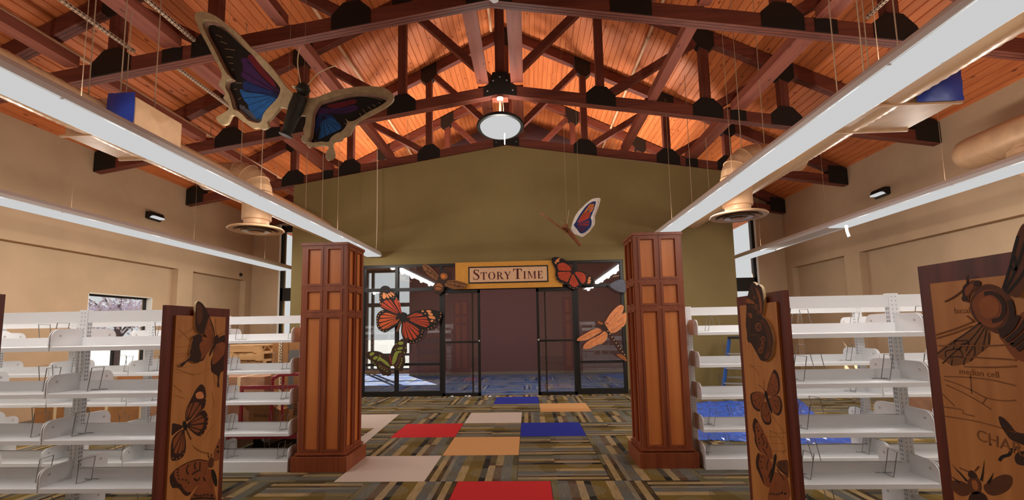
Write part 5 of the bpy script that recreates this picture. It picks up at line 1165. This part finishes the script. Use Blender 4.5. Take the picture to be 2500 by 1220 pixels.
outl = [(0, -.03), (.2, -.08), (.5, -.05), (.8, .0), (1.0, .1), (.98, .2), (.8, .34), (.55, .38), (.35, .36), (.2, .42), (.05, .3), (-.04, .1)]
nn = L_.cross(dp).normalized(); nn = nn if nn.y < 0 else -nn
P3 = smooth([a_+L_*u+dp*v for u, v in outl], 4); w_ = obj('left_wing', MB().slab([P3], nn, .03, .015), 'twig', t)
c_w = sum(P3, Vector())/len(P3); ab = MB(); ab.slab([[c_w+(p-c_w)*.86 for p in P3]], nn, 0, .0165); obj('painted_wing', ab, 'brown_dark', w_)
for sx in ((730, 690, 775, 375), (690, 690, 600, 620)): obj('antenna', MB().tube([mpp([sx[:2]])[0], mpp([sx[2:]])[0]], .003, 5), 'edge_cream', t)
p = mpp([(1000, 372)])[0]
for q in (mpp([(730, 700)])[0], p): obj('hanging_wire', MB().tube([q, (q.x, q.y, ceil_z(q.x)-.01)], .0018, 4), 'thread', t)
# ================================================================== CLUTTER BEHIND THE LEFT SHELVES
def carton(label, x0, x1, y0, y1, z0, z1, mat='cardboard', straps=1, cat='box', group='cardboard cartons'):
    t = thing('carton', label, cat, ((x0+x1)/2, (y0+y1)/2, z0), group)
    obj('body', MB().cbox(x0, x1, y0, y1, z0, z1, .008), mat, t)
    xm = (x0+x1)/2; tp = MB().box(xm-.025, xm+.025, y0-.002, y0, z0+.01, z1); tp.box(xm-.025, xm+.025, y0-.002, y1, z1, z1+.0015); obj('tape', tp, 'strap', t)
    fl = MB().box(x0+.004, x1-.004, (y0+y1)/2-.002, (y0+y1)/2+.002, z1, z1+.001); obj('flap_seam', fl, 'carton_ink', t)
    return t
# red platform cart with its load
t = thing('platform_cart', 'red platform cart with a tube handle behind the left shelves', 'cart', (-3.05, 5.95, 0))
CX0, CX1, CY0, CY1 = -3.74, -2.72, 5.54, 6.95
dk = MB().box(CX0, CX1, CY0, CY1, .20, .25); obj('deck', dk, 'red_paint', t); obj('deck_mat', MB().box(CX0+.03, CX1-.03, CY0+.03, CY1-.03, .25, .258), 'rubber', t)
hn = MB(); hn.tube(smooth([(-3.22, CY0+.05, .25), (-3.22, CY0+.05, .86), (-3.17, CY0+.05, .945), (-3.08, CY0+.05, .97), (-2.82, CY0+.05, .97), (-2.76, CY0+.05, .9), (-2.76, CY0+.05, .25)], 4, False), .022, 10); obj('handle', hn, 'red_paint', t, smooth=True)
obj('handle_strut', MB().tube([(-3.08, CY0+.05, .25), (-3.08, CY0+.05, .97)], .016, 8), 'red_paint', t); obj('cross_bar', MB().box(-3.60, -2.74, CY0-.0, CY0+.04, .80, .845), 'red_paint', t)
obj('bar_post', MB().box(-3.60, -3.57, CY0+.005, CY0+.035, .2, .80), 'red_paint', t)
for x in (-3.40, -2.9):
    for y in (CY0+.12, CY1-.12):
        w_ = obj('wheel', MB().lathe((x, y-.03, .075), [(.02, 0), (.07, 0), (.075, .01), (.075, .05), (.07, .06), (.02, .06)], 18, axis=(0, 1, 0)), 'rubber', t, smooth=True)
        obj('caster_fork', MB().box(x-.05, x+.05, y-.045, y-.035, .07, .2), 'rubber', w_)
k1 = carton('upright carton with dark sideways lettering, upper of two behind the cart handle', -3.70, -3.46, 6.40, 6.9, .98, 1.42); k2 = carton('carton with dark sideways lettering, directly under the upper upright one', -3.71, -3.42, 6.40, 6.9, .2585, .978)
for kk, x, z in ((k1, -3.545, 1.06), (k2, -3.52, .68)): text('lettering', 'tennsco', (x, 6.397, z), (0, 0, 1), (-1, 0, 0), .10, 'carton_ink', kk)
st = thing('steel_panels', 'stack of grey steel panels between cardboard sheets on the red cart', 'panels', (-3.1, 6.35, .258))
for i in range(7):
    obj('steel_panel' if i % 2 else 'cardboard_sheet', MB().box(-3.4, -2.74, 6.30, 6.8, .2585+i*.165, .2585+(i+1)*.165), 'grey_steel' if i % 2 else 'cardboard', st)
fk = thing('steel_panels', 'grey panel leaning in a cardboard frame against the cart handle', 'panels', (-2.95, 5.9, .262))
obj('cardboard_frame', MB().box(-3.10, -2.74, 5.88, 5.95, .2585, .93), 'cardboard', fk); obj('steel_panel', MB().box(-2.98, -2.76, 5.865, 5.88, .36, .88), 'grey_steel', fk)
text('lettering', 'tennsco', (-3.04, 5.877, .42), (0, 0, 1), (-1, 0, 0), .10, 'carton_ink', fk)
k = thing('carton', 'open carton with lettering printed upside down, on the red cart', 'box', (-3.36, 5.78, .26), 'cardboard cartons')
obj('body', MB().cbox(-3.55, -3.16, 5.66, 5.9, .2585, .52, .006), 'cardboard', k)
obj('flap', MB().prism([Vector(v) for v in ((-3.56, 5.66, .52), (-3.15, 5.66, .52), (-3.22, 5.60, .60), (-3.60, 5.60, .60))], Vector((0, .004, .004))), 'cardboard', k)
for z in (.475, .385): text('lettering', 'tennsco', (-3.24, 5.658, z), (-1, 0, .02), (0, 0, -1), .075, 'carton_ink', k)
carton('big pinkish carton left of the red cart', -4.62, -3.86, 6.5, 7.1, 0, .86, 'cardboard_pink'); carton('low pinkish carton at the left end of the red cart', -4.3, -3.80, 5.62, 6.2, 0, .62, 'cardboard_pink')
# pallets
pal = thing('pallet', '', 'pallet', (-5.0, 7.9, 0), 'stacked wooden pallets')
def pal_boards(nm, z0, z1, xs, par):
    for x in xs: obj(nm, MB().box(x, x+.10, 7.45, 8.35, z0, z1), 'pallet_wood', par)
for y in (7.45, 7.86, 8.27): obj('stringer', MB().box(-5.5, -4.5, y, y+.08, .018, .11), 'pallet_wood', pal)
pal_boards('deck_board', .11, .128, [-5.5+i*.15 for i in range(7)], pal); pal_boards('bottom_board', 0, .018, [-5.5, -5.05, -4.6], pal)
NTH = ['lowest', 'second', 'third', 'fourth', 'fifth', 'sixth', 'seventh', 'eighth', 'ninth', 'topmost']
for i in range(10):
    q = pal if i == 0 else dup(pal, None, (random.uniform(-.04, .04), random.uniform(-.04, .04), .1295*i)); q['label'] = 'wooden pallet behind the left shelves, %s of its stack of ten%s' % (NTH[i], '' if i in (0, 9) else ' from below')
carton('brown carton by the left wall, nearer of the pair seen under the shelves', -7.9, -7.2, 7.0, 7.7, 0, .46); carton('brown carton right of the pair by the left wall', -7.1, -6.5, 7.1, 7.7, 0, .42)
carton('dark brown carton below the left window', -6.35, -5.75, 6.9, 7.4, 0, .5); carton('tall pinkish carton between the left window and the pallets', -5.65, -5.1, 6.55, 7.0, 0, 1.02, 'cardboard_pink')
carton('flat brown carton lying along the left wall', -7.6, -6.2, 8.1, 9.0, 0, .9); 
def crumple(name, label, cat, c, rx, ry, h, mat, seed, n=12):
    random.seed(seed); vs = []; fs = []
    for j in range(n+1):
        for i in range(n+1):
            u, v = i/n*2-1, j/n*2-1; r = max(abs(u), abs(v)); z = h*max(0, 1-r**2)*(.6+.4*random.random())+(.004 if r > .97 else .01*random.random())
            vs.append((c[0]+u*rx*(1+.1*math.sin(3*v+seed)), c[1]+v*ry*(1+.12*math.cos(4*u+seed)), c[2]+z))
    for j in range(n):
        for i in range(n): q = j*(n+1)+i; fs.append((q, q+1, q+n+2, q+n+1))
    o = obj(name, MB().add(vs, fs), mat, None, c); return tag(o, label, cat)
crumple('plastic_wrap', 'crumpled white plastic wrap on the carton by the left wall', 'plastic', (-6.8, 7.4, .424), .28, .26, .16, 'white_plastic', 3)
crumple('plastic_wrap', 'small crumpled white wrap on the pale sheet beside the left brown pillar', 'plastic', (-2.70, 6.55, .012), .14, .12, .12, 'white_plastic', 5, 8)
a = at_z(975, 1012); b2 = at_z(884, 1074)
o = obj('paper_sheet', MB().prism([Vector(v) for v in ((-2.40, b2.y-.25, .0075), (b2.x+.12, b2.y-.25, .0075), (a.x, a.y, .0075), (-3.5, a.y, .0075), (-3.5, 7.0, .0075), (-2.40, 7.0, .0075))], Vector((0, 0, .003))), 'tile_white', None, (-3.5, 6.8, .0075)); tag(o, 'pale sheet lying on the carpet behind the left brown pillar', 'sheet')
o = obj('cardboard_tube', MB().lathe((-3.70, 5.475, .056), [(.03, 0), (.052, 0), (.052, .3), (.03, .3)], 18, axis=(1, 0, 0)), 'cardboard', None, (-3.55, 5.475, .056), True); tag(o, 'short cardboard tube on the floor under the red cart', 'tube')
# ================================================================== RIGHT SIDE: PLASTIC SHEET, LADDER, CARTON
random.seed(11)
C4 = [Vector((3.0, 8.95, 0)), Vector((5.35, 9.45, 0)), Vector((3.95, 5.75, 0)), Vector((2.1, 6.1, 0))]
n = 44; vs = []; fs = []
for j in range(n+1):
    for i in range(n+1):
        u, v = i/n, j/n; p = C4[0].lerp(C4[1], u).lerp(C4[3].lerp(C4[2], u), v)
        w_ = .5*math.sin(9*u+14*v+2*math.sin(7*v))+.5*math.sin(23*u-11*v+3*math.sin(5*u))
        e = min(u, 1-u, v, 1-v); z = .009+(.012*max(0, w_)+.022*random.random()**3)*(1 if e > .02 else .4)
        vs.append((p.x+.03*math.sin(9*v), p.y+.04*math.sin(8*u), z))
for j in range(n):
    for i in range(n): q = j*(n+1)+i; fs.append((q, q+n+1, q+n+2, q+1))
o = obj('plastic_sheet', MB().add(vs, fs), 'tarp_blue', None, (3.6, 7.5, .009)); tag(o, 'crinkled shiny blue plastic sheet spread on the carpet on the right', 'plastic sheet')
# step ladder
t = thing('step_ladder', 'blue step ladder with metal steps standing against the olive wall', 'ladder', (4.42, 9.85, 0)); LTOP = 1.21
def lad(u, v, z): return Vector((4.30+u*.92+v*.39, 9.80+u*-.39+v*.92, z+.008))   # u across, v front to back
for sx in (-1, 1):
    rl = obj('front_rail', MB().bar(lad(sx*.25-.0, -.30, 0), lad(sx*.14+.10, -.02, LTOP), .028, .065, (0, 0, 1)), 'ladder_blue', t)
    obj('rear_rail', MB().bar(lad(sx*.22, .42, 0), lad(sx*.13+.1, .05, LTOP-.06), .026, .05, (0, 0, 1)), 'ladder_blue', t)
    obj('foot', MB().bar(lad(sx*.25, -.30, 0), lad(sx*.248, -.298, .03), .04, .08, (0, 1, 0)), 'rubber', rl)
for i, z in enumerate((.28, .58, .88)):
    f = z/LTOP; obj('step', MB().bar(lad(-.25+f*.21, -.30+.28*f, z), lad(.25-f*.01, -.30+.28*f, z), .085, .024, (0, 0, 1)), 'ladder_step', t)
obj('top_cap', MB().bar(lad(-.07, .0, LTOP), lad(.27, .0, LTOP), .14, .05, (0, 0, 1)), 'rubber', t)
obj('rear_brace', MB().bar(lad(-.2, .34, .35), lad(.21, .34, .35), .02, .03), 'ladder_step', t)
r_a, r_b = lad(.25, -.30, 0), lad(.24, -.02, LTOP); cc = r_a.lerp(r_b, .42)
obj('label', MB().box(cc.x-.02, cc.x+.02, cc.y-.042, cc.y-.04, cc.z-.09, cc.z+.02), 'label_white', t); cc = r_a.lerp(r_b, .56); obj('label', MB().box(cc.x-.02, cc.x+.02, cc.y-.042, cc.y-.04, cc.z-.04, cc.z+.05), 'label_yellow', t)
carton('large pinkish carton standing behind the right shelves', 5.3, 6.9, 6.3, 6.9, 0, .78, 'cardboard_pink')
o = obj('floor_disc', MB().lathe((2.86, 5.32, .1175), [(.055, 0), (.05, .008), (0, .008)], 20), 'plate_black', None, (2.86, 5.32, .1175)); tag(o, 'small dark disc on the bottom shelf of the right far range', 'disc')
for i, (px, py) in enumerate(((1104, 969), (1138, 968), (1147, 967), (1196, 969))):
    q = at_z(px, py); crumple('paper_scrap', ['white paper scrap at the left sliding door, leftmost of four', 'white paper scrap at the left sliding door, second of four from the left', 'white paper scrap at the left sliding door, third of four from the left', 'white paper scrap on the threshold right of the left sliding door'][i], 'scrap', (q.x, min(q.y, 10.2), .008), .035, .03, .02, 'white_plastic', i, 4)
# ================================================================== TREE OUTSIDE THE LEFT WINDOW
random.seed(4)
t = thing('street_tree', 'leafy tree outside the left window, hazy glare painted into its leaves', 'tree', (-14.2, 15.0, -.22))
obj('trunk', MB().tube([(-14.2, 15.0, -.22), (-14.15, 15.0, 1.4), (-14.2, 15.05, 2.6)], [.14, .11, .06], 8), 'bark', t)
br = MB()
for k in range(9):
    a = k*.7; br.tube([(-14.15, 15.0, 1.3+k*.1), (-14.2+.6*math.cos(a), 15.0+.6*math.sin(a), 2.0+k*.1), (-14.2+1.1*math.cos(a+.2), 15.0+1.1*math.sin(a+.2), 2.3+.1*k)], [.035, .025, .01], 5)
o = obj('branches', br, 'bark', t); o['kind'] = 'stuff'
lv = MB()
for k in range(1500):
    a, b_, r = random.uniform(0, 6.28), random.gauss(0, .5), random.uniform(.2, 1.25)**.8
    c = Vector((-14.2+r*math.cos(a)*math.cos(b_), 15.0+r*math.sin(a)*math.cos(b_), 2.25+r*.75*math.sin(b_)))
    e1 = Vector((random.gauss(0, 1), random.gauss(0, 1), random.gauss(0, 1))).normalized()*.06; e2 = e1.orthogonal().normalized()*.035
    lv.add([c-e1, c+e2, c+e1, c-e2], [(0, 1, 2, 3)])
o = obj('foliage', lv, 'leaf_washed_out', t); o['kind'] = 'stuff'
bg = MB().lathe((-.36, 5.50, 5.80), [(0, 0), (.05, .0), (.085, .05), (.07, .12), (.03, .2), (.012, .26)], 14); bg.v = [(x+.015*math.sin(60*z+9*y), y+.015*math.cos(47*z+7*x), z) for x, y, z in bg.v]
o = obj('plastic_bag', bg, 'white_plastic', None, (-.36, 5.5, 5.8), True); tag(o, 'white plastic bag hanging from the peak of the truss at the top edge', 'bag')
